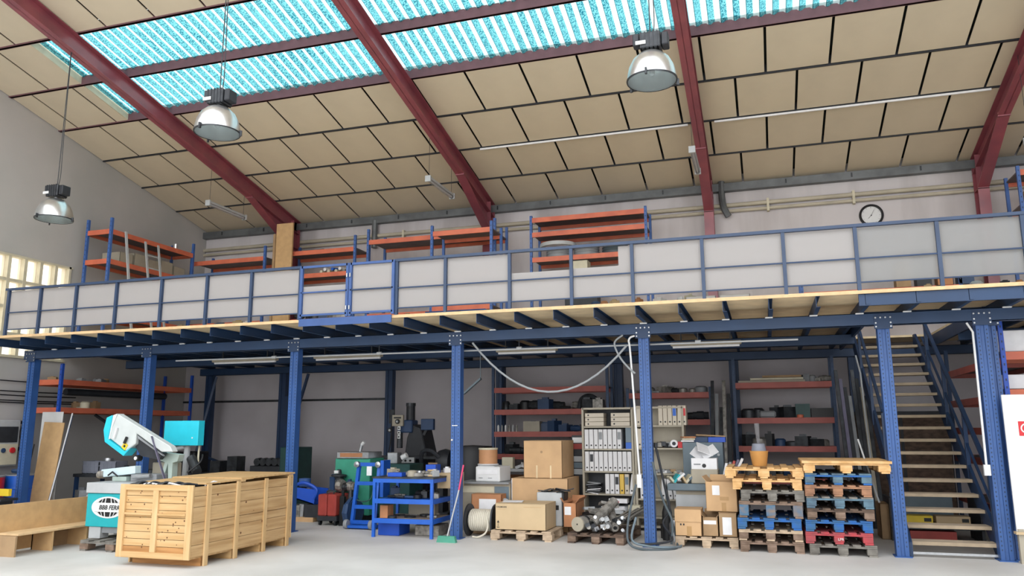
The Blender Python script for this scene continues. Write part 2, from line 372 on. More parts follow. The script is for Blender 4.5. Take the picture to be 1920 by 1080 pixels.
# red portal frames
PX = [-11.3, -5.97, -.9, 4.33, 9.5]
plab = ['leftmost red steel roof frame, above the leftmost hanging lamp', 'second red steel roof frame from the left, behind the middle lamp', 'third red steel roof frame, running up behind the right-hand dome lamp', 'red steel roof frame at the right edge, past the wall clock', 'red steel roof frame beyond the right edge of the mezzanine']
def portal(x, lab):
    t = thing('portal_frame', lab, 'steel frame', (x, YB, 0), group='red steel roof frames')
    L = 14.6; D = .34
    def zt(y): return ZE - y*K - .015
    for a, b_, nm in ((0, .014, 'flange'), (D-.014, D, 'flange')):
        ya = -.1
        MB().prism([(ya, zt(ya)-b_), (-L, zt(-L)-b_), (-L, zt(-L)-a), (ya, zt(ya)-a)], -.1, .1, 'x').build(nm, 'oxide', t)
    MB().prism([(-.1, zt(-.1)-D), (-L, zt(-L)-D), (-L, zt(-L)), (-.1, zt(-.1))], -.008, .008, 'x').build('rafter_web', 'oxide', t)
    # haunch
    MB().prism([(-.42, zt(-.42)-D), (-2.1, zt(-2.1)-D), (-.42, zt(-.42)-D-.42)], -.01, .01, 'x').build('haunch_web', 'oxide', t)
    MB().prism([(-2.15, zt(-2.15)-D), (-.42, zt(-.42)-D-.42), (-.42, zt(-.42)-D-.40), (-2.15, zt(-2.15)-D+.02)], -.1, .1, 'x').build('haunch_flange', 'oxide', t)
    c = MB(); c.box(-.1, -.42, 3.3, .1, -.405, 6.9); c.box(-.1, -.135, 3.3, .1, -.12, 6.9); c.box(-.008, -.41, 3.3, .008, -.13, 6.9)
    c.build('column', 'oxide', t)
    B(-.1, -.42, 6.2, .1, -.12, 6.215).build('stiffener', 'oxide', t)
    B(-.1, -2.16, zt(-2.15)-D-.02, .1, -2.12, zt(-2.15)-D+.05).build('stiffener', 'oxide', t)
    return t
for x, lab in zip(PX, plab): portal(x, lab)

# ---------------------------------------------------------------- mezzanine
YF, YD, ZD, ZB, YR = 11.3, 10.474, 3.251, 2.94, 16.2      # column front, deck edge, deck underside, beam underside, rear row
XD0, XD1 = -13.2, 8.0
mz = thing('mezzanine_platform', 'blue steel mezzanine on perforated columns with a timber deck', 'mezzanine', (0, YF, 0))
def mzb(b, nm, m_, **k): b.v = [(v[0], v[1]-YF, v[2]) for v in b.v]; return b.build(nm, m_, mz, **k)
# deck boards (stair opening left free)
SO = (1.45, 2.95, 12.3, 15.9)
xs = [XD0, -10.76, -8.32, -5.88, -3.44, -1.0, SO[0], SO[1], 5.4, XD1]
for a, b_ in zip(xs, xs[1:]):
    if a == SO[0]:
        mzb(B(a+.002, YD+.012, ZD, b_-.002, SO[2], ZD+.038), 'deck_board', 'deckboard'); mzb(B(a, SO[3], ZD, b_, YR+.9, ZD+.038), 'deck_board', 'deckboard')
    else:
        mzb(B(a+.002, YD+.012, ZD, b_-.002, 13.2, ZD+.038), 'deck_board', 'deckboard'); mzb(B(a+.002, 13.204, ZD, b_-.002, YR+.9, ZD+.038), 'deck_board', 'deckboard')
mzb(B(-14.18, 12.9, ZD, XD0-.002, YR+.9, ZD+.038), 'deck_board', 'deckboard')
for a, b_ in zip(xs, xs[1:]):
    mzb(B(a, YD-.008, ZD-.004, b_, YD+.012, ZD+.04), 'deck_edging', 'deckedge')
# joists: C sections resting on the front and rear beams
jx = []
x = XD0+.15
while x < XD1: jx.append(x); x += .573
def joist_mesh(y0, y1):
    b = MB(); b.box(-.003, y0, 0, .003, y1, .14); b.box(0, y0, 0, .05, y1, .004); b.box(0, y0, .136, .05, y1, .14); return b
jp = None; cp = None
for x in jx:
    if SO[0]-.02 < x < SO[1]+.02:
        o = joist_mesh(0, SO[2]-YD-.05).build('joist', 'joist', mz, loc=(x, YD+.03-YF, ZD-.141))
    elif jp is None: jp = o = joist_mesh(0, YR+.25-YD).build('joist', 'joist', mz, loc=(x, YD+.03-YF, ZD-.141))
    else: o = jp.copy(); C.objects.link(o); o.location = (x, YD+.03-YF, ZD-.141)
    if cp is None: cp = q = B(-.05, -.03, -.02, .05, .0, -.004).build('joist_clip', 'white', mz)
    else: q = cp.copy(); C.objects.link(q)
    q.location = (x, -.06, ZD-.141)
for (y0, nm) in ((YF, 'front_beam'), (13.75, 'middle_beam'), (YR, 'rear_beam')):
    b = MB()
    segs = [(XD0-.05, XD1)] if y0 != 13.75 else [(XD0, SO[0]), (SO[1], XD1)]
    for a, c in segs:
        b.box(a, y0-.03, ZB, c, y0-.022, ZD-.145); b.box(a, y0-.03, ZB, c, y0+.08, ZB+.008); b.box(a, y0-.03, ZD-.153, c, y0+.08, ZD-.145)
    mzb(b, nm, 'joist')
mzb(B(1.2, YD+.03, ZD-.15, 8, YD+.07, ZD-.006), 'edge_beam', 'joist')
for x in (SO[0]-.04, SO[1]): mzb(B(x, SO[2]-.1, ZD-.2, x+.04, SO[3], ZD), 'trimmer', 'navy')
mzb(B(SO[0], SO[2]-.06, ZD-.2, SO[1], SO[2], ZD), 'trimmer', 'navy')
CX = [-13.08, -10.40, -7.40, -4.51, -1.61, 1.557, 2.709]
def omega(w=.15, d=.14, h=ZB):
    b = MB(); t = .004; r_ = .03
    # front face with a recessed rib, two sides, back lips
    b.box(-w/2, 0, 0, -.02, t, h); b.box(.02, 0, 0, w/2, t, h); b.box(-.02, .012, 0, .02, .012+t, h)
    b.box(-.024, 0, 0, -.02, .014, h); b.box(.02, 0, 0, .024, .014, h)
    b.box(-w/2, 0, 0, -w/2+t, d, h); b.box(w/2-t, 0, 0, w/2, d, h); b.box(-w/2, d-t, 0, -.03, d, h); b.box(.03, d-t, 0, w/2, d, h)
    return b
holes = MB()
for i in range(52):
    z = .12 + i*.053
    for x in (-.048, .048): holes.box(x-.007, -.0015, z, x+.007, .001, z+.02)
cols = []
for i, x in enumerate(CX):
    if i == 0:
        o = omega().build('column', 'steel_blue', mz, loc=(x, 0, 0)); c0 = o
        holes.build('perforations', 'navy', o, kind='stuff'); B(-.1, -.05, 0, .1, .19, .012).build('base_plate', 'steel_blue', o)
        p = MB(); p.box(-.11, -.035, ZB-.05, .11, -.028, ZD-.17); p.build('head_plate', 'navy', o)
        q = MB()
        for a in (-.09, -.03, .03, .09):
            q.cyl((a, -.045, ZB+.1), (a, -.035, ZB+.1), .011, n=8)
        for a in (-.09, .09):
            q.cyl((a, -.045, ZB+.03), (a, -.035, ZB+.03), .011, n=8); q.cyl((a, -.045, ZB-.02), (a, -.035, ZB-.02), .011, n=8)
        q.build('bolt', 'galv', o)
    else: dup(c0, loc=(x, 0, 0), parent=mz)
# the right-hand stair column has a twin behind it
o = dup(c0, loc=(2.82, .12, 0), parent=mz)
rx = [-13.0, -10.9, -8.1, -5.44, -2.86, -.54, 1.66, 4.2, 6.8]
rc = None
for x in rx:
    if rc is None:
        q = omega(.18, .16); rc = q.build('rear_column', 'navy', mz, loc=(x, YR-YF, 0)); B(-.12, -.05, 0, .12, .2, .012).build('base_plate', 'navy', rc)
    else: dup(rc, loc=(x, YR-YF, 0), parent=mz)
for a, c in (((-12.7, 16.1, 2.9), (-13.05, 15.9, .9)), ((-12.9, 16.1, 1.0), (-10.9, 16.1, .4))):
    q = MB().beam((a[0], a[1]-YF, a[2]), (c[0], c[1]-YF, c[2]), .06, .05); q.build('brace', 'navy', mz)
q = MB().beam((-10.2, 4.9, 2.92), (-10.75, 4.9, 1.1), .06, .05).build('brace', 'navy', mz)
q = MB().beam((-10.75, 4.9, 0), (-10.75, 4.9, 2.4), .1, .08).build('stub_post', 'navy', mz)

# ---------------------------------------------------------------- railing on the deck edge
ZR = 4.141
PXs = [v*1.0667 for v in (-12.03,-11.33,-10.58,-9.76,-8.88,-8.03,-7.23,-6.31,-5.58,-4.94,-4.09,-3.16,-2.31,-1.51,-.63,.33,1.14,2.01)] + [3.06, 4.1, 5.2, 6.3, 7.4]
rl = thing('mezzanine_railing', 'long blue railing with frosted sheets along the mezzanine edge', 'railing', (0, YD, ZD+.038))
def post(x, par, w=.045, h=.85, m_='rail_blue'): return B(x-w/2, -.01, 0, x+w/2, .035, h).build('post', m_, par)
H = ZR-ZD-.038
for i, x in enumerate(PXs):
    if i not in (7, 8, 9): post(x, rl, h=H-.03)
for x in (PXs[6]+1.0-.03, PXs[9]+.05): pass
B(PXs[0]-.06, -.02, H-.04, PXs[7]-.06, .04, H).build('top_rail', 'rail_blue', rl)
B(PXs[9]+.1, -.02, H-.04, PXs[-1]+.05, .04, H).build('top_rail', 'rail_blue', rl)
for x in (PXs[7]-.08, PXs[9]+.12): post(x, rl, h=H)
for a, b_ in ((PXs[0], PXs[7]-.08), (PXs[9]+.12, PXs[-1])):
    B(a, 0, .40, b_, .02, .418).build('middle_rail', 'navy', rl); B(a, 0, .095, b_, .02, .112).build('bottom_rail', 'navy', rl)
for i in range(len(PXs)-1):
    if i in (7, 8): continue
    a, b_ = PXs[i], PXs[i+1]
    if i == 6: b_ = PXs[7]-.08
    if i == 9: a = PXs[9]+.12
    m_ = 'infill_clear' if i >= 16 else 'infill'
    # sheets sit behind the bars; two bays have the top cut out
    q = MB()
    if i == 11: q.prism([(a+.01, .115), (b_+.0, .115), (b_+.0, .52), (a+.01, .52)], .04, .046, 'y')
    elif i == 12: q.prism([(a, .115), (b_-.01, .115), (b_-.01, H-.05), (a+.66, H-.05), (a+.66, .53), (a, .53)], .04, .046, 'y')
    else: q.box(a+.012, .04, .115, b_-.012, .046, H-.045)
    q.build('frosted_sheet', m_, rl)
# stair-like gap filled by two gates
def gate(name, x0, x1, lab, full):
    t = thing(name, lab, 'gate', ((x0+x1)/2, YD-.04, ZD+.055), group=None); w = (x1-x0)/2-.012; h = H-.03
    for s_ in (-1, 1): B(s_*w-.022, 0, 0, s_*w+.022, .04, h).build('stile', 'gate_blue', t)
    B(-w, 0, h-.035, w, .04, h).build('top_bar', 'gate_blue', t); B(-w, 0, .03, w, .04, .06).build('bottom_bar', 'gate_blue', t)
    B(-w, .0, .39, w, .03, .41).build('middle_bar', 'gate_blue' if not full else 'navy', t)
    B(-w+.02, .042, .06, w-.02, .047, (h-.03) if full else .5).build('frosted_sheet', 'infill', t)
    for z in (.1, .6): MB().cyl((-w if full else w, -.012, z), (-w if full else w, -.012, z+.06), .012, n=8).build('hinge', 'galv', t)
    return t
gate('railing_gate', PXs[7]-.05, PXs[8]+.0, 'blue railing gate with a half-height frosted sheet, orange shelf behind', False)
gate('railing_gate', PXs[8]+.03, PXs[9]+.09, 'blue railing gate fully covered by a frosted sheet', True)
B(-.79, -.03, -.07, .79, -.012, .045).build('gate_threshold', 'gate_blue', None, ((PXs[7]+PXs[9])/2, YD, ZD), label='plain blue steel plate on the deck edge below the two gates', cat='steel plate')

# ---------------------------------------------------------------- staircase
st = thing('staircase', 'steep open-tread timber and steel stair up to the mezzanine', 'stairs', (2.17, 11.4, 0))
for i in range(1, 18):
    y = .05+.25*(i-1); z = .18*i
    o = B(-.49, y, z-.04, .49, y+.27, z).build('tread', 'tread', st); B(-.49, y-.012, z-.042, .49, y, z+.001).build('nosing', 'treadedge', o)
B(-.49, .0, .03, .49, .03, .06).build('bottom_bar', 'galv', st)
for s_ in (-1, 1):
    MB().prism([(-.05, 0), (.2, 0), (4.45, 3.05), (4.45, 3.28), (4.3, 3.28), (-.05, .18)], s_*.51-.02, s_*.51+.02, 'x').build('stringer', 'navy', st)
    m_ = 'navy'
    if s_ == 1:
        MB().beam((.51, .15, 1.02), (.51, 4.3, 4.02), .05, .05).build('handrail', m_, st)
        MB().beam((.51, .15, .6), (.51, 3.7, 3.15), .03, .03).build('guard_rail', m_, st)
        for k in range(4): MB().beam((.51, .2+k*1.05, .14+k*.756), (.51, .2+k*1.05, 1.06+k*.756), .05, .05).build('baluster', m_, st)
    else:
        MB().beam((-.53, 1.3, 1.85), (-.53, 4.3, 4.02), .04, .04).build('handrail', m_, st)
        for k in (1, 2, 3): MB().beam((-.53, .25+k*1.05, .14+k*.756), (-.53, .25+k*1.05, 1.06+k*.756), .04, .04).build('baluster', m_, st)

# ---------------------------------------------------------------- shelving racks
def rack(name, lab, x0, x1, y0, y1, z0, h, shelves, up='upright', beam='orange', group=None, along='x', bh=.105, perf=True, board='shelf_grey', skip_front=None):
    t = thing(name, lab, 'shelving', ((x0+x1)/2, (y0+y1)/2, z0), group=group); w, d = (x1-x0)/2, (y1-y0)/2; u = .055
    for a in (-1, 1):
        for c in (-1, 1):
            q = MB(); xx, yy = a*(w-u/2), c*(d-u/2); q.box(xx-u/2, yy-u/2, 0, xx+u/2, yy+u/2, h); o = q.build('upright', up, t)
            if perf and c == -1:
                q = MB(); k = 0
                while .1+k*.1 < h: q.box(xx-.008, yy-u/2-.001, .1+k*.1, xx+.008, yy-u/2+.001, .13+k*.1); k += 1
                q.build('slots', 'navy', o, kind='stuff')
    for z in shelves:
        z = z - z0
        if along == 'x':
            for c in (-1, 1): B(-w+u, c*(d-.02)-.018, z-bh, w-u, c*(d-.02)+.018, z).build('shelf_beam', beam, t)
        else:
            for c in (-1, 1): B(c*(w-.02)-.018, -d+u, z-bh, c*(w-.02)+.018, d-u, z).build('shelf_beam', beam, t)
            for c in (-1, 1): B(-w+u, c*(d-.02)-.018, z-bh, w-u, c*(d-.02)+.018, z).build('end_beam', beam, t)
        B(-w+.03, -d+.03, z-.03, w-.03, d-.03, z-.005).build('shelf_board', board, t)
    return t
ZT = ZD+.042
rack('shelving_rack', 'blue and orange two-shelf rack running along the left wall on the mezzanine', -14.0, -13.3, 13.1, 15.75, ZT, 2.9, [4.1, 5.28, 5.94], along='y')
rack('shelving_rack', 'low orange rack on the mezzanine left of the upright brown board', -13.55, -11.35, 15.9, 16.75, ZT, 2.75, [4.2, 5.78])
rack('shelving_rack', 'orange rack on the mezzanine right of the upright brown board', -10.95, -8.95, 16.0, 16.75, ZT, 2.85, [4.2, 5.29, 5.86])
rack('shelving_rack', 'wide orange rack on the mezzanine, lower shelf level with the railing', -8.55, -5.4, 15.8, 16.7, ZT, 2.9, [4.2, 5.02, 5.93])
rack('shelving_rack', 'short orange rack behind the railing in front of the second roof frame foot', -6.6, -5.2, 15.0, 15.7, ZT, 2.62, [4.15, 5.78])
rack('shelving_rack', 'three-shelf orange rack on the mezzanine holding cable coils', -4.68, -2.12, 16.0, 16.75, ZT, 2.93, [4.15, 5.28, 5.84, 6.17])
rack('shelving_rack', 'orange rack at the right end of the mezzanine past the wall clock', 4.62, 7.0, 15.8, 16.6, ZT, 3.0, [4.2, 5.6, 6.22])
rack('shelving_rack', 'wide dim rack on the mezzanine behind the frosted sheets under the clock', .8, 3.6, 16.0, 16.7, ZT, 1.6, [4.2])
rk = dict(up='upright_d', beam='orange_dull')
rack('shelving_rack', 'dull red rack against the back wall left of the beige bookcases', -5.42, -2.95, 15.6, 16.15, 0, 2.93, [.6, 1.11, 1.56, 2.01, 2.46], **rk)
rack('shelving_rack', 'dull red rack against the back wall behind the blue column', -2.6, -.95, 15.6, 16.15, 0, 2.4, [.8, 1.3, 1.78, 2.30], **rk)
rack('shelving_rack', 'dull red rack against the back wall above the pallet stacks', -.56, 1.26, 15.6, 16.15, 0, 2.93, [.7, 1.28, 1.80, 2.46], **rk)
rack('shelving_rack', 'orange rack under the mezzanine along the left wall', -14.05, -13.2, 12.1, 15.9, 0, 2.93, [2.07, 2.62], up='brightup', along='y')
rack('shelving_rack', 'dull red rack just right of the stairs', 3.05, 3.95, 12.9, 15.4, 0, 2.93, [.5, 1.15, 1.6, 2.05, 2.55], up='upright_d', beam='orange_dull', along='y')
rack('shelving_rack', 'bright orange and blue rack behind the white board at the right edge', 3.0, 5.2, 11.75, 12.5, 0, 3.1, [.5, 2.09, 2.58], up='brightup')

# ---------------------------------------------------------------- helpers for things drawn in world coordinates
def P(b, nm, m_, t, **k):
    l_ = t.location
    b.v = [(v[0]-l_[0], v[1]-l_[1], v[2]-l_[2]) for v in b.v]; return b.build(nm, m_, t, **k)
def SP(b, nm, m_, part, t, **k):          # a sub-part of `part`, drawn in the coordinates of the world
    l_ = t.location; b.v = [(v[0]-l_[0], v[1]-l_[1], v[2]-l_[2]) for v in b.v]; return b.build(nm, m_, part, **k)

# ---------------------------------------------------------------- long pine crate
cr = thing('wooden_crate', 'long open-lidded pine crate of planks and battens in the foreground', 'crate', (-7.1, 9.08, 0), 0)
w, d, z0, z1 = .54, 1.06, .10, .96
# end panels
for s_ in (-1, 1):
    y = s_*d; n_ = 9; hh = (z1-z0-.10)/n_
    for i in range(n_):
        for a, c in ((-w+.07, -.03), (.03, w-.07)):
            dk = (i == 0)
            B(a, y-s_*.035-.008, z0+.05+i*hh+.003, c, y-s_*.035+.008, z0+.05+(i+1)*hh-.003).build('end_plank', 'pine_dark' if dk else 'pine', cr)
    for a, c, e, f_ in ((-w, z0, -w+.085, z1), (w-.085, z0, w, z1), (-.04, z0+.07, .04, z1-.07), (-w+.085, z0, w-.085, z0+.07), (-w+.085, z1-.07, w-.085, z1)):
        B(a, min(y, y-s_*.03), c, e, max(y, y-s_*.03), f_).build('frame_board', 'pine_end' if f_-c > .4 else 'pine', cr, bevel=.003)
    for a, c in ((-w+.09, -.045), (.045, w-.09)):
        B(a, min(y, y-s_*.022), .60, c, max(y, y-s_*.022), .625).build('rail_strip', 'pine', cr)
# long sides
for s_ in (-1, 1):
    x = s_*w; zz = [z0+.02, .26, .42, .52, .70, .83, z1-.02]
    for i in range(6):
        for a, c in ((-d+.03, -.78), (-.78, -.21), (-.21, .39), (.39, .94), (.94, d-.03)):
            B(min(x, x-s_*.018), a+.002, zz[i]+.002, max(x, x-s_*.018), c-.002, zz[i+1]-.003).build('side_plank', 'pine_side', cr)
    for y, wd in ((-.78, .075), (-.21, .075), (.39, .07), (.94, .07)):
        B(min(x, x+s_*.022), y-wd/2, 0, max(x, x+s_*.022), y+wd/2, z1).build('batten', 'pine_end', cr, bevel=.003)
    for a, c in ((-.74, -.25), (-.17, .35), (.43, .9)):
        B(min(x, x+s_*.012), a, .53, max(x, x+s_*.012), c, .555).build('strip', 'pine_side', cr)
for y in (-.78, -.21, .39, .94):
    B(-w+.05, y-.045, 0, w-.02, y+.045, .098).build('skid', 'pine_dark' if y < -.5 else 'pine', cr)
B(-w+.02, -d+.03, z0, w-.02, d-.03, z0+.02).build('crate_floor', 'pine', cr)
kn = random.Random(3)
for i in range(34):
    x = kn.uniform(-w+.1, w-.1); z = kn.uniform(.2, .88); r_ = kn.uniform(.006, .011)
    MB().cyl((x, -d+.0265, z), (x, -d+.0275+.0005, z), r_, n=8).build('knot', 'knot', cr)
for y, z in ((-.02, .68), (.35, .40), (.45, .33), (-.6, .82), (.15, .55), (-.1, .30)):
    MB().cyl((w-.001, y, z), (w+.0012, y, z), .014, n=8).build('knot', 'knot', cr)
# lid in two pieces, gap between lid and box with plastic sheet coming out
for k in range(4):
    a = -w+.0+k*.275; MB().cbox(a+.13, .46, .992, .268, 1.24, .022, rx=.5).build('lid_board', 'pine', cr)
for k in range(4):
    a = -w+.05+k*.26; MB().cbox(a+.13, -.36, .973, .25, .9, .02, rx=1.2, rz=-2).build('lid_board', 'pine', cr)
for y, z in ((-.12, .975), (.98, .980)): B(-w, y-.04, z-.028, w+.02, y+.04, z).build('lid_batten', 'pine_end', cr)
pk = MB()
for i in range(14):
    x = -.5+i*.06; pk.tube([(x, -1.0, .93), (x+.04, -.93, .955+.012*(i % 3)), (x+.1, -.83, .95), (x+.16, -.7, .93)], .016, 5)
pk.build('packing_sheet', 'dark', cr, kind='stuff')
MB().tube([(.05, -.9, .94), (.12, -.98, .975), (.24, -1.0, .96), (.3, -.96, .94)], .012, 6).build('plastic_strip', 'whitepaper', cr)
MB().tube([(-.35, -.95, .94), (-.2, -.95, .97), (-.05, -.95, .95)], .012, 6).build('plastic_strip', 'whitepaper', cr)
MB().tube([(.50, -.8, .94), (.53, -.68, .985), (.52, -.55, .96)], .01, 6).build('plastic_strip', 'whitepaper', cr)

# ---------------------------------------------------------------- pallets
def pallet(lab, x, y, z, m_, w=.8, d=1.2, h=.144, rz=0, group=None, top=None, m2=None, solid=False, slats=5):
    t = thing('pallet', lab, 'pallet', (x, y, z), rz, group); bh = h-.066; bw = .145 if w > .9 else .12; r_ = random.Random(int(x*1000+z*77))
    for xx in (-w/2+.05, 0, w/2-.05):
        B(xx-.05, -d/2, 0, xx+.05, d/2, .022).build('bottom_board', m_, t)
        for yy in (-d/2+.0725, 0, d/2-.0725): B(xx-bw/2+(.01 if xx < 0 else -.01 if xx > 0 else 0), yy-.07, .022, xx+bw/2+(.01 if xx < 0 else -.01 if xx > 0 else 0), yy+.07, .022+bh).build('block', m2 or m_, t, bevel=.004)
    for yy in (-d/2+.0725, 0, d/2-.0725): B(-w/2, yy-.0725, .022+bh, w/2, yy+.0725, .044+bh).build('stringer_board', m_, t)
    if solid: B(-w/2-.03, -d/2-.02, .044+bh, w/2+.03, d/2, .066+bh+.012).build('plywood_top', top or m_, t, bevel=.003)
    else:
        ws = [.145, .10, .145, .10, .145] if slats == 5 else [.09]*slats
        for i in range(slats):
            xx = -w/2 + ws[0]/2 + (w-ws[0])*i/(slats-1); q = ws[i]/2
            B(xx-q, -d/2-r_.uniform(0, .012), .044+bh, xx+q, d/2, .066+bh-.002).build('deck_board', top or m_, t, bevel=.003)
    return t
Z = .147
# left stack of seven
x, y = 0.0, 11.82
pallet('worn brown pallet at the bottom of the left stack', x-.01, y, 0, 'p_brown')
pallet('grey-brown pallet second from the bottom of the left stack', x-.02, y+.0, Z, 'p_cream', m2='p_brown')
pallet('bright blue pallet third from the bottom of the left stack', x-.03, y-.01, 2*Z, 'p_blue')
pallet('taller pallet with half-blue blocks in the middle of the left stack', x-.0, y+.0, 3*Z, 'p_brown', h=.21, m2='p_brownblue')
pallet('grey pallet third from the top of the left stack', x+.03, y+.01, 3*Z+.213, 'p_grey')
pallet('pale wooden pallet second from the top of the left stack', x-.03, y+.0, 4*Z+.213, 'p_light', w=.88)
pallet('pale wider slatted pallet on top of the left stack, under the tan tub', x-.06, y-.02, 5*Z+.213, 'p_light', w=.98, slats=6)
# right stack of eight
x, y = .83, 11.77
pallet('grey pallet at the bottom of the right stack', x+.02, y, 0, 'p_grey')
pr = pallet('red pallet second from the bottom of the right stack', x-.02, y-.01, Z, 'p_red')
pallet('blue pallet third from the bottom of the right stack', x-.01, y+.01, 2*Z, 'p_blue')
pallet('dark brown pallet fourth from the bottom of the right stack', x+.02, y, 3*Z, 'p_dark', m2='p_brown')
pallet('faded grey-blue pallet fifth from the bottom of the right stack', x+.02, y-.01, 4*Z, 'p_greyblue', top='p_grey')
pallet('orange-brown pallet sixth from the bottom of the right stack', x+.01, y, 5*Z, 'p_orange', m2='p_orange')
pallet('chipped pale blue pallet just under the plywood-topped one', x+.02, y, 6*Z, 'p_blue', m2='p_greyblue', top='p_greyblue')
pallet('pale pallet with a solid plywood top on the right stack', x+.13, y-.01, 7*Z, 'p_light', w=1.02, solid=True, top='p_light')
text('stamp', 'LPR', .045, 'white', pr, (.02, -.6125+.002, .06), (R(90), 0, 0))

# floor pallets under the goods
pallet('worn pallet under the three floor cartons left of the pallet stacks', -.86, 11.82, 0, 'p_cream', m2='p_cream', w=.84, d=.8)
pallet('pale pallet under the long printed carton', -3.5, 11.97, 0, 'p_cream', w=.92, m2='p_cream')
pallet('dark dirty pallet loaded with metal scrap', -2.36, 11.95, 0, 'p_dark', w=.82, m2='p_brown', rz=-3)
pallet('small dark pallet under the teal machine base', -8.52, 9.33, 0, 'p_grey', w=1.0, d=1.0, m2='p_brown')

# ---------------------------------------------------------------- cartons
def carton(lab, x0, x1, y0, y1, z0, z1, m_='carton', rz=0, tape=True, open_=None, group=None, tapem='tape'):
    cx, cy = (x0+x1)/2, (y0+y1)/2; w, d, h = (x1-x0)/2, (y1-y0)/2, z1-z0
    t = thing('cardboard_box', lab, 'box', (cx, cy, z0), rz, group); q = MB()
    q.box(-w, -d, 0, w, d, .006); e = .006
    q.box(-w, -d, 0, w, -d+e, h); q.box(-w, d-e, 0, w, d, h); q.box(-w, -d, 0, -w+e, d, h); q.box(w-e, -d, 0, w, d, h)
    q.build('carton_wall', m_, t)
    if open_ is None:
        for s_ in (-1, 1): B(-w, min(s_*.002, s_*d), h-.002, w, max(s_*.002, s_*d), h+.003).build('flap', m_, t)
        if tape: B(-w-.001, -.025, h+.003, w+.001, .025, h+.0045).build('tape', tapem, t)
    else:
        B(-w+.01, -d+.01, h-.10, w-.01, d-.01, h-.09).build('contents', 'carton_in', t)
        for s_ in (-1, 1): MB().cbox(s_*(w+open_*.05), 0, h+.03, .005, 2*d, .11, ry=s_*40).build('flap', m_, t)
        MB().cbox(0, d+.03, h+.03, 2*w, .11, .005, rx=50).build('flap', m_, t)
    return t
b1 = carton('long pale carton with small black print on the pale pallet', -3.91, -3.13, 11.42, 12.0, .146, .52, 'carton2')
text('print', 'KALMANN', .033, 'black', b1, (-.29, -.2905, .325), (R(90), 0, 0), .0006, True)
B(.05, -.2905, .327, .32, -.29, .331).build('print_line', 'tape', b1); B(-.36, -.2905, .29, -.22, -.29, .2925).build('print_line', 'tape', b1)
q = MB(); q.prism([(-.365, .10), (-.325, .10), (-.345, .135)], -.2908, -.29, 'y'); q.box(-.348, -.2908, .055, -.342, -.29, .10); q.box(-.355, -.2908, .055, -.335, -.29, .062); q.box(-.365, -.2908, .03, -.325, -.29, .04)
q.build('up_arrow', 'black', b1)
MB().cbox(-.2, 0, .384, .3, .3, .004, rz=12).build('paper_sheet', 'whitepaper', b1)
b2 = carton('large carton standing behind the printed carton, under the big one', -3.95, -3.02, 12.35, 13.15, 0, .83, 'carton', tapem='tapelight')
B(-.405-.06, -.402, 0, -.455+.0, -.4, .83).build('edge_strip', 'whitepaper', b2)
q = carton('big square carton with worn lower edge on top of the box pile', -3.76, -3.12, 12.4, 13.2, .835, 1.42, 'carton', tapem='tapelight')
for x in (-.1, .13): B(x-.012, -.402, 0, x+.012, -.4, .2).build('tape', 'tapelight', q)
MB().cyl((-.02, -.402, .41), (-.02, -.4, .41), .02, n=10).build('stain', 'carton3', q)
q = carton('narrow orange-brown carton with a white label right of the white case', -3.0, -2.80, 11.95, 12.5, .147, .50, 'carton_or', open_=.3); B(-.08, -.277, .18, .02, -.275, .30).build('label_sticker', 'whitepaper', q)
q = carton('open-topped carton at the left of the floor pallet, flap hanging', -1.28, -.92, 11.45, 11.85, .146, .50, 'carton', tape=False)
MB().cbox(0, -.204, .27, .36, .006, .16, rx=-3).build('front_flap', 'carton', q); B(-.02, -.203, 0, .045, -.2, .13).build('tape', 'tape', q)
for x in (-.1, -.06): B(x-.01, -.203, .14, x+.01, -.2, .165).build('printed_mark', 'black', q)
q = carton('dull carton with a white label, middle of the floor pallet row', -.91, -.70, 11.5, 11.9, .146, .40, 'carton3', open_=.1); B(-.09, -.202, .16, .08, -.2, .21).build('label_sticker', 'whitepaper', q)
q = carton('carton with a tall white label, right of the floor pallet row', -.69, -.45, 11.48, 11.9, .146, .46, 'carton3'); B(-.07, -.213, .03, .05, -.21, .26).build('label_sticker', 'whitepaper', q)
q = carton('large tilted carton resting on the floor cartons beside the pallets', -.84, -.42, 11.6, 12.05, .47, .87, 'carton', rz=-4, open_=.2)
B(-.12, -.228, .22, -.02, -.225, .35).build('label_sticker', 'whitepaper', q); B(.0, -.228, 0, .06, -.225, .12).build('tape', 'tape', q); B(-.02, -.228, .15, .1, -.226, .20).build('printed_mark', 'tape', q)
carton('small brown carton on the floor right of the pallet stacks', 1.53, 1.78, 13.0, 13.5, 0, .5, 'carton3')
q = carton('orange carton with a shipping label left of the rope drum', -4.50, -4.0, 11.98, 12.22, .28, .60, 'carton_or'); B(-.12, -.123, .03, .16, -.12, .25).build('label_sticker', 'whitepaper', q)
carton('low brown carton under the shipping-label carton', -4.52, -4.0, 11.97, 12.22, 0, .275, 'carton3')
q = carton('flattened pale carton at the back of the blue workbench', -4.98, -4.66, 11.7, 12.1, .70, .93, 'carton2', rz=6)

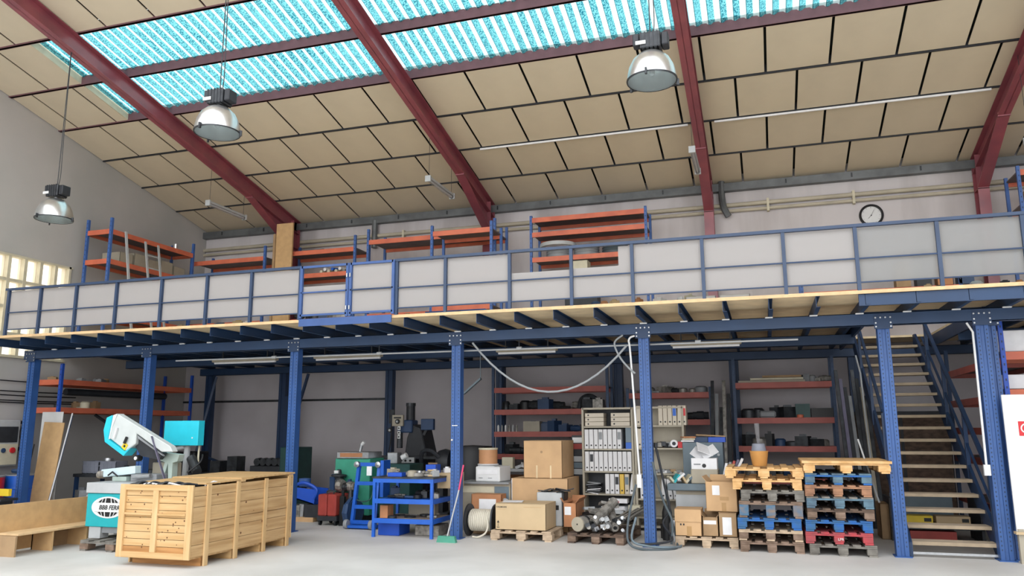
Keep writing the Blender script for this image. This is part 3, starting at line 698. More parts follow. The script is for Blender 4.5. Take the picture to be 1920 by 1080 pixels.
# cabinet with printer, drum and small box
t = thing('office_cabinet', 'low cream and grey cabinet under the white printer', 'cabinet', (-4.38, 12.55, 0))
B(-.45, -.25, 0, .42, .25, .74).build('body', 'bookcase', t); B(-.4, -.256, .60, .15, -.25, .70).build('front_panel', 'cream', t); B(-.45, -.32, .74, .42, .28, .77).build('top', 'grey', t, bevel=.004)
B(.16, -.256, .05, .40, -.25, .70).build('door', 'greyblue', t)
t = thing('printer', 'boxy white printer standing on the grey cabinet top', 'printer', (-4.32, 12.5, .771), -8)
B(-.22, -.2, 0, .22, .22, .24).build('body', 'white', t, bevel=.015)
for x in (-.12, .05): B(x-.035, -.205, .055, x+.035, -.2, .065).build('paper_slot', 'grey', t)
B(-.18, -.206, .12, .18, -.2, .19).build('front_cover', 'whitepaper', t); B(-.2, -.15, .24, .1, .15, .255).build('lid', 'lgrey', t)
t = thing('fibre_drum', 'tan fibre drum with pale rim standing on the printer', 'drum', (-4.42, 12.55, 1.03))
MB().lathe([(0, 0), (.15, 0), (.155, .02), (.155, .27), (.0, .27)]).build('drum_body', 'drumtan', t); MB().lathe([(.158, .245), (.162, .25), (.162, .275), (.0, .278)]).build('rim', 'cream', t)
MB().lathe([(.175, -.0), (.18, .01), (.16, .02)]).build('paper_wrap', 'whitepaper', t)
B(-.1, -.06, 0, .1, .06, .19).build('small_box', 'cream', None, (-4.36, 13.45, .932), label='small pale yellow box on the bench right of the tan drum', cat='box')
t = thing('workbench', 'pale grey-topped bench against the rack behind the box pile', 'bench', (-4.15, 13.6, 0))
B(-.7, -.3, .88, .55, .35, .93).build('bench_top', 'lgrey', t, bevel=.004)
for x in (-.65, .5):
    for y in (-.26, .3): B(x-.025, y-.025, 0, x+.025, y+.025, .88).build('leg', 'dark', t)
B(-.4, .3, .25, .45, .32, .8).build('back_board', 'carton_or', t)
t = thing('desk_fan', 'small pale blue round fan between the cabinet and the cartons', 'fan', (-4.0, 12.35-.25, .40))
MB().lathe([(.05, -.05), (.12, -.04), (.14, 0), (.12, .04), (.05, .05)], axis='y').build('fan_cage', 'lgrey', t); MB().lathe([(0, -.06), (.04, -.06), (.04, -.03)], axis='y').build('hub', 'dark', t)
B(-.02, -.02, -.4, .02, .02, -.13).build('stand', 'dark', t); B(-.1, -.1, -.4, .1, .1, -.37).build('foot', 'dark', t)
# white case with dark edge (appliance on its side)
t = thing('computer_case', 'glossy white appliance case with a dark edge on the pale pallet', 'appliance', (-3.24, 12.15, .146))
B(-.2, -.12, 0, .2, .12, .5).build('side_panel', 'lgrey', t, bevel=.01); B(.2, -.12, 0, .235, .12, .5).build('dark_edge', 'black', t, bevel=.006)
B(.1, -.124, .24, .15, -.12, .31).build('socket', 'black', t)
q = MB()
for i in range(9): q.cbox(-.12+.05*i, random.uniform(-.08, .08), .515+.01*(i % 3), .16, .09, .012, rx=random.uniform(-10, 10), ry=random.uniform(-14, 14), rz=random.uniform(0, 90))
q.build('plastic_wrap', 'dark', t, kind='stuff')
# rope drum
t = thing('rope_drum', 'cable drum wound with thick white rope beside the blue column', 'cable drum', (-4.22, 11.72, 0))
MB().lathe([(.13, -.19), (.15, -.18), (.155, .0), (.15, .18), (.13, .19)], (0, 0, .24), axis='x', n=24).build('rope_winding', 'rope', t)
for i in range(12): MB().lathe([(.157, -.17+i*.03), (.166, -.157+i*.03), (.157, -.143+i*.03)], (0, 0, .24), axis='x', n=20).build('rope_turn', 'rope', t)
for s_ in (-1, 1): MB().cyl((s_*.2, 0, .24), (s_*.225, 0, .24), .24, n=28).build('drum_flange', 'dark', t)
MB().tube([(.12, -.16, .3), (.16, -.2, .2), (.13, -.23, .08), (.02, -.25, .02), (-.08, -.22, .02)], .014, 7).build('rope_end', 'rope', t)

# scrap pallet load
def placed(b, nm, m_, lab, cat, group=None, bevel=0): 
    xs_ = [v[0] for v in b.v]; ys_ = [v[1] for v in b.v]; zs_ = [v[2] for v in b.v]; c = ((min(xs_)+max(xs_))/2, (min(ys_)+max(ys_))/2, min(zs_))
    b.v = [(v[0]-c[0], v[1]-c[1], v[2]-c[2]) for v in b.v]; return b.build(nm, m_, None, c, label=lab, cat=cat, group=group, bevel=bevel)
t = thing('electric_motor', 'round-ended grey motor at the front left of the scrap pallet', 'motor', (-2.58, 11.6, .26))
MB().lathe([(0, -.22), (.095, -.22), (.10, -.2), (.10, .14), (.09, .16), (0, .16)], axis='y').build('motor_housing', 'metal', t); MB().lathe([(0, -.225), (.1, -.225), (.104, -.21), (.104, -.2)], axis='y').build('end_cap', 'bookcase', t)
MB().lathe([(.106, -.06), (.116, -.06), (.116, -.03), (.106, -.03)], axis='y').build('ring', 'black', t); MB().lathe([(0, -.228), (.012, -.228)], axis='y', n=10).build('shaft_hole', 'black', t)
t.rotation_euler = (0, 0, R(-20))
for nm, pts, r_, lab in (('steel_tube', [(-2.45, 11.5, .27), (-2.2, 11.9, .55)], .07, 'thick grey steel tube propped up in the middle of the scrap pallet'),
                         ('steel_tube', [(-2.12, 11.45, .22), (-2.3, 12.1, .42)], .055, 'steel tube with a dark bore pointing forward on the scrap pallet')):
    t = thing(nm, lab, 'pipe', pts[0]); d_ = Vector(pts[1])-Vector(pts[0]); MB().cyl((0, 0, 0), d_, r_, n=16).build('tube_wall', 'metal', t); n_ = d_.normalized(); MB().cyl(-n_*.002, n_*.002, r_*.5, n=12).build('bore', 'black', t)
B(-.04, -.02, .2, .04, .02, .3)
for i in range(14):
    x = -2.30+.034*i+random.uniform(-.01, .01); z = .19+.03*(i % 3)+.01*i
    placed(MB().beam((x-.06, 11.45+random.uniform(0, .08), z), (x+.12, 12.2, z+.06+random.uniform(0, .05)), .028, .022), 'steel_bar', 'metal', 'long thin steel bar at the right of the scrap pallet', 'metal bar', 'steel bars on the scrap pallet')
for i in range(22):
    x = -2.5+.024*i; y = random.uniform(11.40, 11.62); z = random.uniform(.17, .34)
    if i % 2: b = MB().cyl((x, y, z), (x+random.uniform(-.04, .04), y-.07, z+.02), random.uniform(.018, .035), n=10)
    else: b = MB().cbox(x, y, z, .07, .09, .05, rx=random.uniform(-25, 25), ry=random.uniform(-30, 30), rz=random.uniform(0, 90))
    placed(b, 'metal_offcut', random.choice(['metal', 'galv', 'metal_dark', 'lgrey']), 'small metal offcut at the front edge of the scrap pallet', 'scrap metal', 'metal offcuts on the scrap pallet')
for i in range(7):
    x = random.uniform(-2.65, -2.3); y = random.uniform(11.8, 12.3)
    placed(MB().cbox(x, y, .30+.03*i, .22, .16, .04, rx=random.uniform(-20, 20), ry=random.uniform(-20, 20), rz=random.uniform(0, 180)), 'steel_plate', random.choice(['metal', 'metal_dark', 'grey']), 'grey steel plate stacked at the back left of the scrap pallet', 'steel plate', 'plates on the scrap pallet')

# ---------------------------------------------------------------- bookcases with binders
def bookcase(lab, x0, x1, y, shelves, h):
    t = thing('bookcase', lab, 'bookcase', ((x0+x1)/2, y, 0)); w = (x1-x0)/2
    for s_ in (-1, 1): B(s_*w-.018, -.16, 0, s_*w+.018, .16, h).build('side_panel', 'bookcase', t, bevel=.003)
    B(-w, -.16, h-.03, w, .16, h).build('top', 'bookcase', t); B(-w, .15, .1, w, .16, h-.03).build('back_panel', 'dark' if 'left' in lab else 'bookcase', t)
    for z in shelves: B(-w+.018, -.15, z-.025, w-.018, .15, z).build('shelf', 'bookcase', t)
    B(-w+.018, -.14, .05, w-.018, .15, .08).build('shelf', 'bookcase', t)
    return t
BY = 13.0+.16
bookcase('left beige open bookcase packed with ring binders', -2.91, -2.085, BY, [.22, .565, .925, 1.285, 1.65], 1.955)
bookcase('right beige bookcase half hidden by the blue column', -2.04, -1.27, BY, [.22, .50, .90, 1.30, 1.66], 1.96)
def make_binder(lab, m_, group, sticker=None):
    t = thing('ring_binder', lab, 'binder', (0, 0, 0), group=group)
    B(-.034, -.13, 0, .034, .13, .315).build('cover', m_, t, bevel=.004)
    MB().cyl((0, -.1325, .055), (0, -.1295, .055), .014, n=10).build('finger_hole', 'black', t)
    if sticker: B(-.026, -.1325, .15, .026, -.13, .27).build('spine_label', sticker, t)
    return t
protos = {}
def binder(x, z, m_, lab, group=None, tilt=0, sticker=None, flat=False):
    key = (m_, sticker)
    if key not in protos: t = protos[key] = make_binder(lab, m_, group, sticker)
    else: t = dup(protos[key], label=lab)
    if group: t['group'] = group
    elif 'group' in t: del t['group']
    t.location = (x, BY-.015, z); t.rotation_euler = (0, R(90 if flat else tilt), 0); return t
for i in range(8):
    if i in (3, 7): binder(-2.85+i*.078, 1.285, 'binder', 'white binder with dark spine label, second shelf, left bookcase', 'labelled binders on the second shelf', sticker='grey')
    else: binder(-2.85+i*.078, 1.285, 'binder', 'plain white binder on the second shelf, left bookcase', 'white binders on the second shelf')
for i in range(10):
    if i == 1: binder(-2.85+i*.078, .925, 'binder', 'white binder with a black lower spine on the third shelf of the left bookcase', sticker='dark')
    else: binder(-2.85+i*.078, .925, 'binder', 'plain white binder on the third shelf, left bookcase', 'white binders on the third shelf')
B(-.05, -.13, 0, .05, .13, .1).build('blue_box', 'blue', None, (-2.15, BY-.01, 1.285), label='flat blue box at the right end of the second bookcase shelf', cat='box')
B(-.05, -.13, 0, .05, .13, .24).build('file_box', 'greyblue', None, (-2.15, BY+.0, 1.387), label='grey-blue file box standing above the flat blue box in the bookcase', cat='file')
for s_, x in ((0, -2.87), (1, -2.435)):
    for k in range(3):
        binder(x, 1.652+.036+k*.072, 'binder_b', 'beige binder lying flat in the %s pile, top bookcase shelf' % ('left', 'right')[s_], 'flat binders, %s pile' % ('left', 'right')[s_], flat=True).rotation_euler = (0, R(90), 0)
row = [('binder', None, 'white binder left of the row on the fourth shelf of the left bookcase'), ('binder', None, 'second white binder of the row on the fourth shelf, left bookcase'), ('binder', 'dark', 'white binder with a dark label left of the yellow binder'),
       ('binder_y', None, 'yellow ring binder on the fourth shelf of the left bookcase'), ('binder_b', 'greyblue', 'beige binder with a blue label right of the yellow binder')]
for i, (m_, s_, l_) in enumerate(row): binder(-2.52+i*.08, .565, m_, l_, sticker=s_)
binder(-2.13, .565, 'binder', 'white binder leaning at the right end of the fourth shelf', tilt=8)
for i in range(6): binder(-1.62+i*.075, 1.66, 'binder_b', 'beige binder on the top shelf, right bookcase' if i < 3 else ['beige binder with a blue band near the end of the top right shelf', 'tilted beige binder near the end of the top right shelf', 'beige binder with red marks at the end of the top right shelf'][i-3], 'beige binders on the top right shelf' if i < 3 else None, tilt=0 if i != 4 else 2, sticker=None if i < 3 else ['blue', None, 'red'][i-3])
binder(-1.98, 1.66, 'binder_b', 'single beige binder at the left end of the top right shelf')
for i, tl in enumerate((0, 0, 3, -6, -5, -4)):
    x = [-1.95, -1.87, -1.62, -1.50, -1.42, -1.34][i]
    binder(x, .50, 'binder', ['white binder at the left end of the fourth shelf, right bookcase', 'white binder beside the socket strip on the right bookcase shelf', 'white binder just right of the blue column on the fourth shelf', 'leaning white binder, first of three by the grey desk', 'leaning white binder, middle of three by the grey desk', 'leaning white binder, last of three by the grey desk'][i], tilt=tl)
for i in range(3): binder(-1.96+i*.06, 1.30, 'binder_b', 'thin beige folder leaning on the second shelf, right bookcase', 'folders on the second shelf, right bookcase', tilt=-10)
for i in range(9): placed(MB().cbox(-2.76, BY-.02, .575+.02*i, .22, .24, .012, ry=random.uniform(-6, 12), rz=random.uniform(-15, 15)), 'paper_folder', random.choice(['grey', 'whitepaper', 'dark']), 'flat paper folder piled on the fourth bookcase shelf', 'folder', 'folders piled on the fourth shelf')
for i in range(7): placed(MB().cbox(-2.65+.07*i, BY-.03, .26+.04*(i % 4), .18, .22, .06, rx=random.uniform(-15, 15), ry=random.uniform(-25, 25), rz=random.uniform(0, 90)), 'plastic_bag', random.choice(['whitepaper', 'lgrey', 'white']), 'crumpled pale plastic bag, lowest shelf of left bookcase', 'plastic bag', 'bags on the lowest bookcase shelf')
b = placed(B(-2.5, BY-.16, .42, -2.2, BY+.05, .49), 'flat_binder', 'whitepaper', 'white flat binder with red writing on the bags in the left bookcase', 'binder')
text('print', 'ORANGE', .035, 'red', b, (-.05, -.1055, .02), (R(90), 0, 0), .0006, True)
for i in range(8):
    placed(MB().cbox(-1.72+.055*i, BY-.02, 1.345+.01*(i % 3), .07, .1, .07, rx=random.uniform(-10, 10), rz=random.uniform(0, 90)), 'tool_part', random.choice(['metal', 'dark', 'metal_dark', 'grey']), 'small tool part, second shelf of the right bookcase', 'tool', 'parts on the second shelf, right bookcase')
    placed(MB().cbox(-1.75+.055*i, BY-.02, .92+.01*(i % 3), .08, .1, .04, rx=random.uniform(-10, 10), rz=random.uniform(0, 90)), 'paper_scrap', random.choice(['cream', 'grey', 'carton3', 'whitepaper']), 'crumpled paper, third shelf of the right bookcase', 'paper', 'paper on the third shelf, right bookcase')
t = thing('tape_roll', 'white ring-shaped tape roll on the second shelf, right bookcase', 'tape', (-1.42, BY-.13, 1.37)); MB().lathe([(.03, -.02), (.06, -.02), (.06, .02), (.03, .02)], axis='y').build('roll', 'whitepaper', t); MB().lathe([(0, -.012), (.03, -.012)], axis='y').build('core', 'dark', t)
placed(B(-1.36, BY-.15, 1.302, -1.29, BY, 1.40), 'red_tin', 'red', 'small red tin next to the white tape roll', 'tin')
B(-.09, -.07, 0, .09, .07, .11).build('power_box', 'cream', None, (-2.06, 12.87, .30), label='cream box fixed at the foot of the bookcases', cat='electrical box')

# ---------------------------------------------------------------- desk, computer and cabinet right of the bookcases
t = thing('metal_cabinet', 'grey-blue metal cabinet with papers and a blue tray on top', 'cabinet', (-.97, 13.2, 0))
B(-.31, -.25, 0, .31, .25, 1.39).build('body', 'greyblue', t, bevel=.005); B(-.29, -.256, .05, .29, -.25, 1.35).build('door', 'greyblue', t); MB().cyl((.24, -.275, 1.2), (.24, -.25, 1.2), .02).build('door_knob', 'galv', t)
t = thing('office_desk', 'grey desk with a pale front panel in front of the metal cabinet', 'desk', (-1.07, 12.45, 0))
B(-.38, -.3, .70, .36, .3, .80).build('desk_top', 'greyblue', t, bevel=.01); B(-.27, -.22, 0, .33, .28, .70).build('pedestal', 'lgrey', t); B(-.26, -.225, .64, .32, -.22, .70).build('front_trim', 'bookcase', t)
placed(B(-1.1, 12.2, .801, -.71, 12.6, 1.01), 'computer_box', 'bookcase', 'beige computer box on the grey desk', 'computer', bevel=.01)
b = placed(B(-1.09, 12.22, 1.011, -.72, 12.55, 1.17), 'paper_box', 'whitepaper', 'white printed paper box on the beige computer box', 'box')
q = MB().cyl((0, -.168, .05), (0, -.165, .05), .03, n=14); q.build('printed_ring', 'black', b); B(-.15, -.167, .06, -.05, -.165, .08).build('printed_mark', 'grey', b)
for i, (a, c, e) in enumerate(((-.98, 1.22, 35), (-.84, 1.26, -28), (-.9, 1.3, 20))): placed(MB().cbox(a, 12.4, c, .24, .25, .012, rx=30, ry=e, rz=10*i), 'paper_sheet', 'whitepaper', ['crumpled white sheet leaning left on the paper box', 'crumpled white sheet leaning right on the paper box', 'topmost crumpled sheet over the paper box'][i], 'paper')
placed(B(-.88, 12.98, 1.392, -.62, 13.3, 1.47), 'plastic_tray', 'binblue', 'bright blue plastic tray on the metal cabinet', 'tray')
placed(B(-1.1, 13.02, 1.392, -.89, 13.3, 1.47), 'dark_box', 'upright_d', 'dark blue box left of the blue plastic tray', 'box')
for k in range(3): placed(MB().cbox(-1.2, 13.08, 1.41+.03*k, .2, .25, .024, rz=8*k), 'magazine', ['whitepaper', 'cream', 'carton_or'][k], ['lowest magazine at the left on the metal cabinet', 'middle magazine at the left on the metal cabinet', 'top magazine at the left on the metal cabinet'][k], 'magazine')
placed(MB().cbox(-.85, 13.1, 1.495, .45, .2, .02, rz=4, ry=3), 'file_folder', 'carton3', 'flat brown folder lying across the blue tray', 'folder')
for i in range(6): placed(MB().cbox(-1.4+.06*i, 12.3, .84+.03*(i % 3), .03, .2, .14, ry=[-40, 35, 50, -30, 40, 60][i], rz=20), 'envelope', ['cream', 'teal', 'whitepaper', 'carton2', 'cream', 'greyblue'][i], ['leaning cream', 'leaning teal', 'leaning white', 'leaning buff', 'second cream', 'blue-grey'][i]+' folder at the left end of the grey desk', 'folder')
for i in range(5): placed(MB().cbox(-.62+.05*i, 12.35, .95+.02*i, .035, .2, .3, ry=14+3*i), 'leaning_folder', ['whitepaper', 'grey', 'redm', 'purple', 'whitepaper'][i], ['white folder leaning first beside the computer box', 'grey folder leaning beside the computer box', 'red folder leaning beside the computer box', 'purple folder leaning beside the computer box', 'white folder leaning last, next to the pallets'][i], 'folder')
for k in range(3): placed(MB().lathe([(0, 0), (.05, .01), (.065, .08), (.05, .14), (0, .15)], (-.40, 12.0, .42+.0+.151*k)), 'glass_jar', 'greyblue', ['lowest', 'middle', 'topmost'][k]+' grey-blue jar stacked between cartons and pallets', 'jar')
placed(B(-.45, 11.9, 0, -.3+.0, 12.1, .42), 'box_support', 'dark', 'dark crate standing in the gap between cartons and pallets', 'crate')

# ---------------------------------------------------------------- tan tub on the pallets
t = thing('plastic_tub', 'tan plastic tub holding a grey cone on the left pallet stack', 'tub', (-.11, 11.6, 1.093))
MB().lathe([(0, 0), (.085, 0), (.095, .01), (.125, .20), (.128, .205), (.118, .205)]).build('tub_wall', 'tub', t)
MB().lathe([(.12, .17), (.10, .19), (.085, .30), (.07, .305), (0, .305)]).build('grey_cone', 'plastic_grey', t)
MB().cyl((.0, 0, .30), (-.01, 0, .58), .02, .035, n=14).build('clear_tube', 'tube_clear', t)

t = thing('parts_organiser', 'narrow dark organiser with coloured drawers between big carton and bookcase', 'organiser', (-3.08, 13.45, 0))
B(-.10, -.12, 0, .10, .12, 1.50).build('body', 'dark', t)
for k in range(6): B(-.085, -.135, .85+.105*k, .085, -.12, .94+.105*k).build('drawer', ['lgrey', 'greyblue', 'lgrey', 'dark', 'redm', 'white'][k], t)
for i in range(7): placed(MB().cbox(-4.15+.09*i, 13.45, .965+.02*(i % 3), .12, .16, .05, rx=12*(i % 3), ry=[-20, 15, 8, -10, 22, 5, -14][i], rz=25*i), 'bench_item', ['lgrey', 'whitepaper', 'grey', 'greyblue', 'lgrey', 'whitepaper', 'binblue'][i], ['first', 'second', 'third', 'fourth', 'fifth', 'sixth', 'last'][i]+' small thing from the left on the pale rear bench', 'item')

# ---------------------------------------------------------------- bandsaw behind the crate
sw = thing('bandsaw', 'teal and grey metal-cutting bandsaw with raised arm behind the crate', 'machine', (-8.55, 9.4, .146))
body = P(B(-9.12, 8.98, .30, -8.14, 9.6, .75), 'base_cabinet', 'teal', sw, bevel=.008)
P(B(-9.13, 8.96, .755, -8.14, 9.62, .895), 'top_band', 'lgrey', sw, bevel=.005)
P(B(-9.06, 9.0, .147, -8.86, 9.15, .30), 'foot', 'lgrey', sw); P(B(-8.4, 9.0, .147, -8.2, 9.15, .30), 'foot', 'lgrey', sw); P(B(-9.06, 9.45, .147, -8.2, 9.58, .30), 'foot', 'dark', sw); P(B(-8.85, 9.02, .22, -8.42, 9.1, .30), 'drip_rail', 'grey', sw)
# emblem: white ellipse, black globe segments above and below the lettering
ex, ez, ea, eb = -8.74, .565, .285, .145
el = [(ex+ea*math.cos(2*PI*i/48), ez+eb*math.sin(2*PI*i/48)) for i in range(48)]
P(MB().prism(el, 8.976, 8.98, 'y'), 'emblem', 'white', sw)
def seg(x0, x1, up):
    s_ = 1 if up else -1; za = .062; pts = []
    k0, k1 = x0, x1
    def ztop(x): return eb*.86*math.sqrt(max(0, 1-(x/(ea*.93))**2))
    for i in range(7):
        x = k0+(k1-k0)*i/6; pts.append((x, max(ztop(x), za+.002)))
    # meridians converge towards the pole
    top = [(ex+px*.80, ez+s_*pz) for px, pz in pts]; bot = [(ex+k1, ez+s_*za), (ex+k0, ez+s_*za)]
    P(MB().prism(top+bot, 8.974, 8.977, 'y'), 'emblem_segment', 'black', sw)
for up in (True, False):
    for a, b_ in ((-.235, -.185), (-.17, -.125), (-.11, -.065), (-.045, .045), (.065, .11), (.125, .17), (.185, .235)): seg(a, b_, up)
tx = text('lettering', 'BBB FERR', .082, 'black', sw, (ex-sw.location.x+.03, 8.9735-9.4, ez-.146-.004), (R(90), 0, 0), .001, True, sx_=1.05)
tx.data.transform(Matrix.Shear('XZ', 4, (.0, 0)) if False else Matrix(((1, .2, 0, 0), (0, 1, 0, 0), (0, 0, 1, 0), (0, 0, 0, 1))))
# vice and bed
P(MB().beam((-9.22, 9.35, 1.0), (-8.62, 9.35, 1.06), .12, .11), 'vice_jaw', 'sawpale', sw, bevel=.006)
P(B(-9.0, 9.28, .90, -8.75, 9.45, .96), 'vice_base', 'mint', sw); P(MB().cyl((-9.3, 9.33, .98), (-9.18, 9.33, .99), .05, .065), 'vice_nut', 'metal', sw)
P(B(-8.7, 9.3, .895, -8.25, 9.55, 1.0), 'guide_block', 'grey', sw, bevel=.01); P(MB().cyl((-8.6, 9.25, .96), (-8.3, 9.25, .985), .03), 'cylinder', 'galv', sw)
P(MB().tube([(-9.05, 9.25, .98), (-8.95, 9.22, 1.03), (-8.85, 9.22, .97)], .012), 'lever', 'dark', sw)
# arm
arm = P(MB().prism([(-9.02, 1.85), (-9.10, 1.67), (-9.13, 1.50), (-8.82, 1.32), (-8.66, 1.42), (-8.66, 1.57), (-8.19, 1.31), (-8.0, 1.31), (-8.05, 1.39)], 9.30, 9.42, 'y'), 'saw_arm', 'sawgrey', sw, bevel=.01)
P(MB().prism([(-9.09, 1.835), (-9.19, 1.80), (-9.23, 1.62), (-9.19, 1.45), (-8.83, 1.25), (-8.72, 1.36), (-8.82, 1.315), (-9.14, 1.49)], 9.27, 9.44, 'y'), 'wheel_cover', 'cyan', sw, bevel=.006)
P(MB().prism([(-9.02, 1.855), (-9.12, 1.825), (-9.19, 1.64), (-9.17, 1.48), (-9.12, 1.49), (-9.09, 1.67)], 9.29, 9.425, 'y'), 'arm_nose', 'white', sw)
o = P(MB().beam((-8.99, 9.28, 1.65), (-9.03, 9.28, 1.5), .03, .03), 'handle', 'white', sw)
P(MB().cbox(-8.84, 9.295, 1.39, .08, .01, .09, ry=35), 'warning_label', 'yellow', sw); P(MB().cbox(-8.84, 9.2885, 1.39, .03, .004, .03, ry=35), 'warning_mark', 'black', sw)
P(MB().beam((-8.79, 9.27, 1.52), (-8.83, 9.27, 1.43), .025, .03), 'latch', 'black', sw)
P(MB().prism([(-8.66, 1.54), (-8.2, 1.29), (-8.28, 1.20), (-8.6, 1.25), (-8.72, 1.4)], 9.36, 9.44, 'y'), 'blade_guard', 'dark', sw)
P(MB().prism([(-8.66, 1.55), (-8.2, 1.28), (-8.17, 1.25), (-8.64, 1.50)], 9.32, 9.36, 'y'), 'blade_strip', 'grey', sw)
P(MB().cyl((-8.64, 9.3, 1.22), (-8.64, 9.36, 1.22), .025), 'knob', 'white', sw); P(MB().cyl((-8.64, 9.31, 1.22), (-8.64, 9.4, 1.22), .045), 'knob_base', 'black', sw)
P(MB().prism([(-8.48, 1.24), (-8.35, 1.30), (-8.05, 1.27), (-8.08, 1.17), (-8.16, 1.15), (-8.16, .9), (-8.22, .9), (-8.24, 1.14), (-8.32, .9), (-8.36, .9), (-8.30, 1.16), (-8.42, 1.19)], 9.5, 9.62, 'y'), 'hinge_bracket', 'mint', sw, bevel=.006)
P(MB().beam((-8.36, 9.28, 1.53), (-8.12, 9.33, .93), .05, .008), 'strap', 'purple', sw)
P(B(-8.6, 9.6, .9, -8.2, 9.75, 1.15), 'gearbox', 'bookcase', sw, bevel=.01); P(MB().cyl((-8.05, 9.9, 1.0), (-8.25, 10.0, 1.2), .07), 'motor', 'metal_dark', sw)
P(MB().tube([(-8.1, 9.75, 1.0), (-8.0, 9.9, 1.15), (-8.05, 10.0, 1.25), (-8.15, 10.05, 1.1)], .012), 'hose', 'black', sw)
bx_ = P(B(-8.77, 9.98, 1.385, -8.14, 10.12, 1.755), 'control_box', 'cyan', sw, bevel=.006); SP(B(-8.79, 10.12, 1.40, -8.76, 10.2, 1.72), 'box_back', 'sawgrey', bx_, sw); SP(MB().cyl((-8.24, 9.975, 1.50), (-8.24, 9.985, 1.50), .012), 'lock', 'white', bx_, sw)
P(MB().cyl((-8.43, 10.08, .3), (-8.40, 10.08, 1.39), .045), 'control_post', 'lgrey', sw); P(MB().cyl((-8.62, 10.05, 1.33), (-8.42, 10.05, 1.37), .04), 'swivel_joint', 'lgrey', sw)
P(MB().tube([(-8.2, 10.1, 1.39), (-8.19, 10.08, 1.2), (-8.15, 10.06, 1.0), (-8.14, 10.06, .8)], .014), 'cable', 'cream', sw)
P(B(-9.0, 9.6, .146, -8.2, 10.2, .32), 'rear_base', 'dark', sw)

# ---------------------------------------------------------------- low chipboard bench and left corner
t = thing('low_bench', 'long low chipboard bench with an upright back panel, left foreground', 'bench', (-9.55, 8.95, 0))
P(B(-9.79, 8.15, .03, -9.76, 9.75, .64), 'back_panel', 'chip', t, bevel=.002); P(B(-9.76, 8.17, .26, -9.38, 9.75, .285), 'seat_board', 'deckedge', t, bevel=.002)
P(B(-9.78, 8.13, 0, -9.37, 8.155, .26), 'end_panel', 'carton3', t); P(B(-10.4, 8.13, 0, -9.795, 8.155, .60), 'end_board', 'carton3', t)
for y in (8.72, 9.3): P(B(-9.76, y, 0, -9.40, y+.025, .258), 'leg_panel', 'chip', t)
P(B(-9.76, 8.72, 0, -9.74, 9.3, .2), 'brace_board', 'carton3', t)
def oil_drum(lab, x, y, m_, r_=.24, h=.80):
    t = thing('oil_drum', lab, 'drum', (x, y, 0)); p = []
    for z in (0, .01, .26, .27, .285, .30, .31, .52, .53, .545, .56, .57, h-.02, h):
        p.append((r_+(.010 if z in (.285, .545) else 0), z))
    MB().lathe([(0, 0)]+p, n=28).build('drum_shell', m_, t); MB().lathe([(r_+.005, h-.02), (r_+.006, h), (r_-.02, h+.005), (r_-.02, h-.02), (0, h-.02)], n=28).build('rim', 'grey', t); return t
oil_drum('blue steel oil drum standing left of the leaning brown board', -13.68, 11.85, 'blue', .27)
oil_drum('bright red steel oil drum at the far left edge', -13.82, 11.28, 'red', .27, .79)
placed(B(-13.05, 10.7, .50, -12.6, 10.76, .62), 'spirit_level', 'yellow', 'yellow end of a long level lying on the trestle, far left', 'level')
placed(B(-13.9, 10.7, .50, -13.052, 10.76, .62), 'white_profile', 'white', 'white box profile lying in front of the red drum', 'profile')
t = thing('trestle', 'low black and white work stand in front of the red drum', 'stand', (-13.2, 10.75, 0))
for x in (-.7, 0, .45): B(x-.03, -.15, 0, x+.03, .15, .42).build('leg', 'dark', t)
B(-.8, -.18, .42, .6, .15, .46).build('top_plate', 'dark', t); B(-.8, -.2, .455, .4, -.17, .498).build('white_rail', 'white', t); MB().cyl((.1, -.22, .475), (.1, -.2, .475), .02, n=10).build('bolt', 'black', t)
placed(MB().lathe([(0, 0), (.11, .02), (.13, .06), (.11, .09), (0, .10)], (-13.7, 11.8, .81)), 'cap', 'upright_d', 'dark blue cap lying on the blue drum lid', 'cap')
t = thing('leaning_board', 'tall brown chipboard sheet leaning against the orange rack', 'board', (-13.15, 11.85, .0)); MB().cbox(0, .06, .89, .50, .018, 1.78, rx=-4, ry=2.2).build('sheet', 'chip', t)
t = thing('white_sheet', 'white sheet standing behind the leaning brown board', 'board', (-13.2, 12.02, .0)); MB().cbox(-.05, 0, .99, .52, .012, 1.98, rx=-1).build('sheet', 'white', t)
placed(MB().beam((-12.96, 11.8, 0), (-12.78, 12.05, 1.9), .05, .03), 'blue_profile', 'navy', 'dark blue profile leaning beside the brown board', 'profile')
placed(MB().beam((-12.87, 11.72, 0), (-12.73, 12.0, 1.95), .018, .018), 'white_pole', 'whitepaper', 'thin white pole leaning next to the dark blue profile', 'pole')
for i in range(5): placed(MB().beam((-13.45+.045*i, 11.5, 0), (-13.4+.045*i, 11.66, 1.45-.08*(i % 3)), .016, .016), 'thin_rod', ['galv', 'dark', 'galv', 'metal', 'dark'][i], ['first', 'second', 'third', 'fourth', 'fifth'][i]+' thin metal rod from the left leaning on the leftmost column', 'rod')
# wire mesh strip hanging
t = thing('wire_mesh', 'narrow strip of wire mesh hanging beside the leftmost column', 'mesh', (-13.25, 11.55, 0))
for i in range(5): B(-.12+.05*i, 0, .25, -.116+.05*i, .004, 2.6).build('wire', 'mesh', t)
for k in range(34): B(-.12, 0, .28+.07*k, .084, .004, .284+.07*k).build('cross_wire', 'mesh', t)
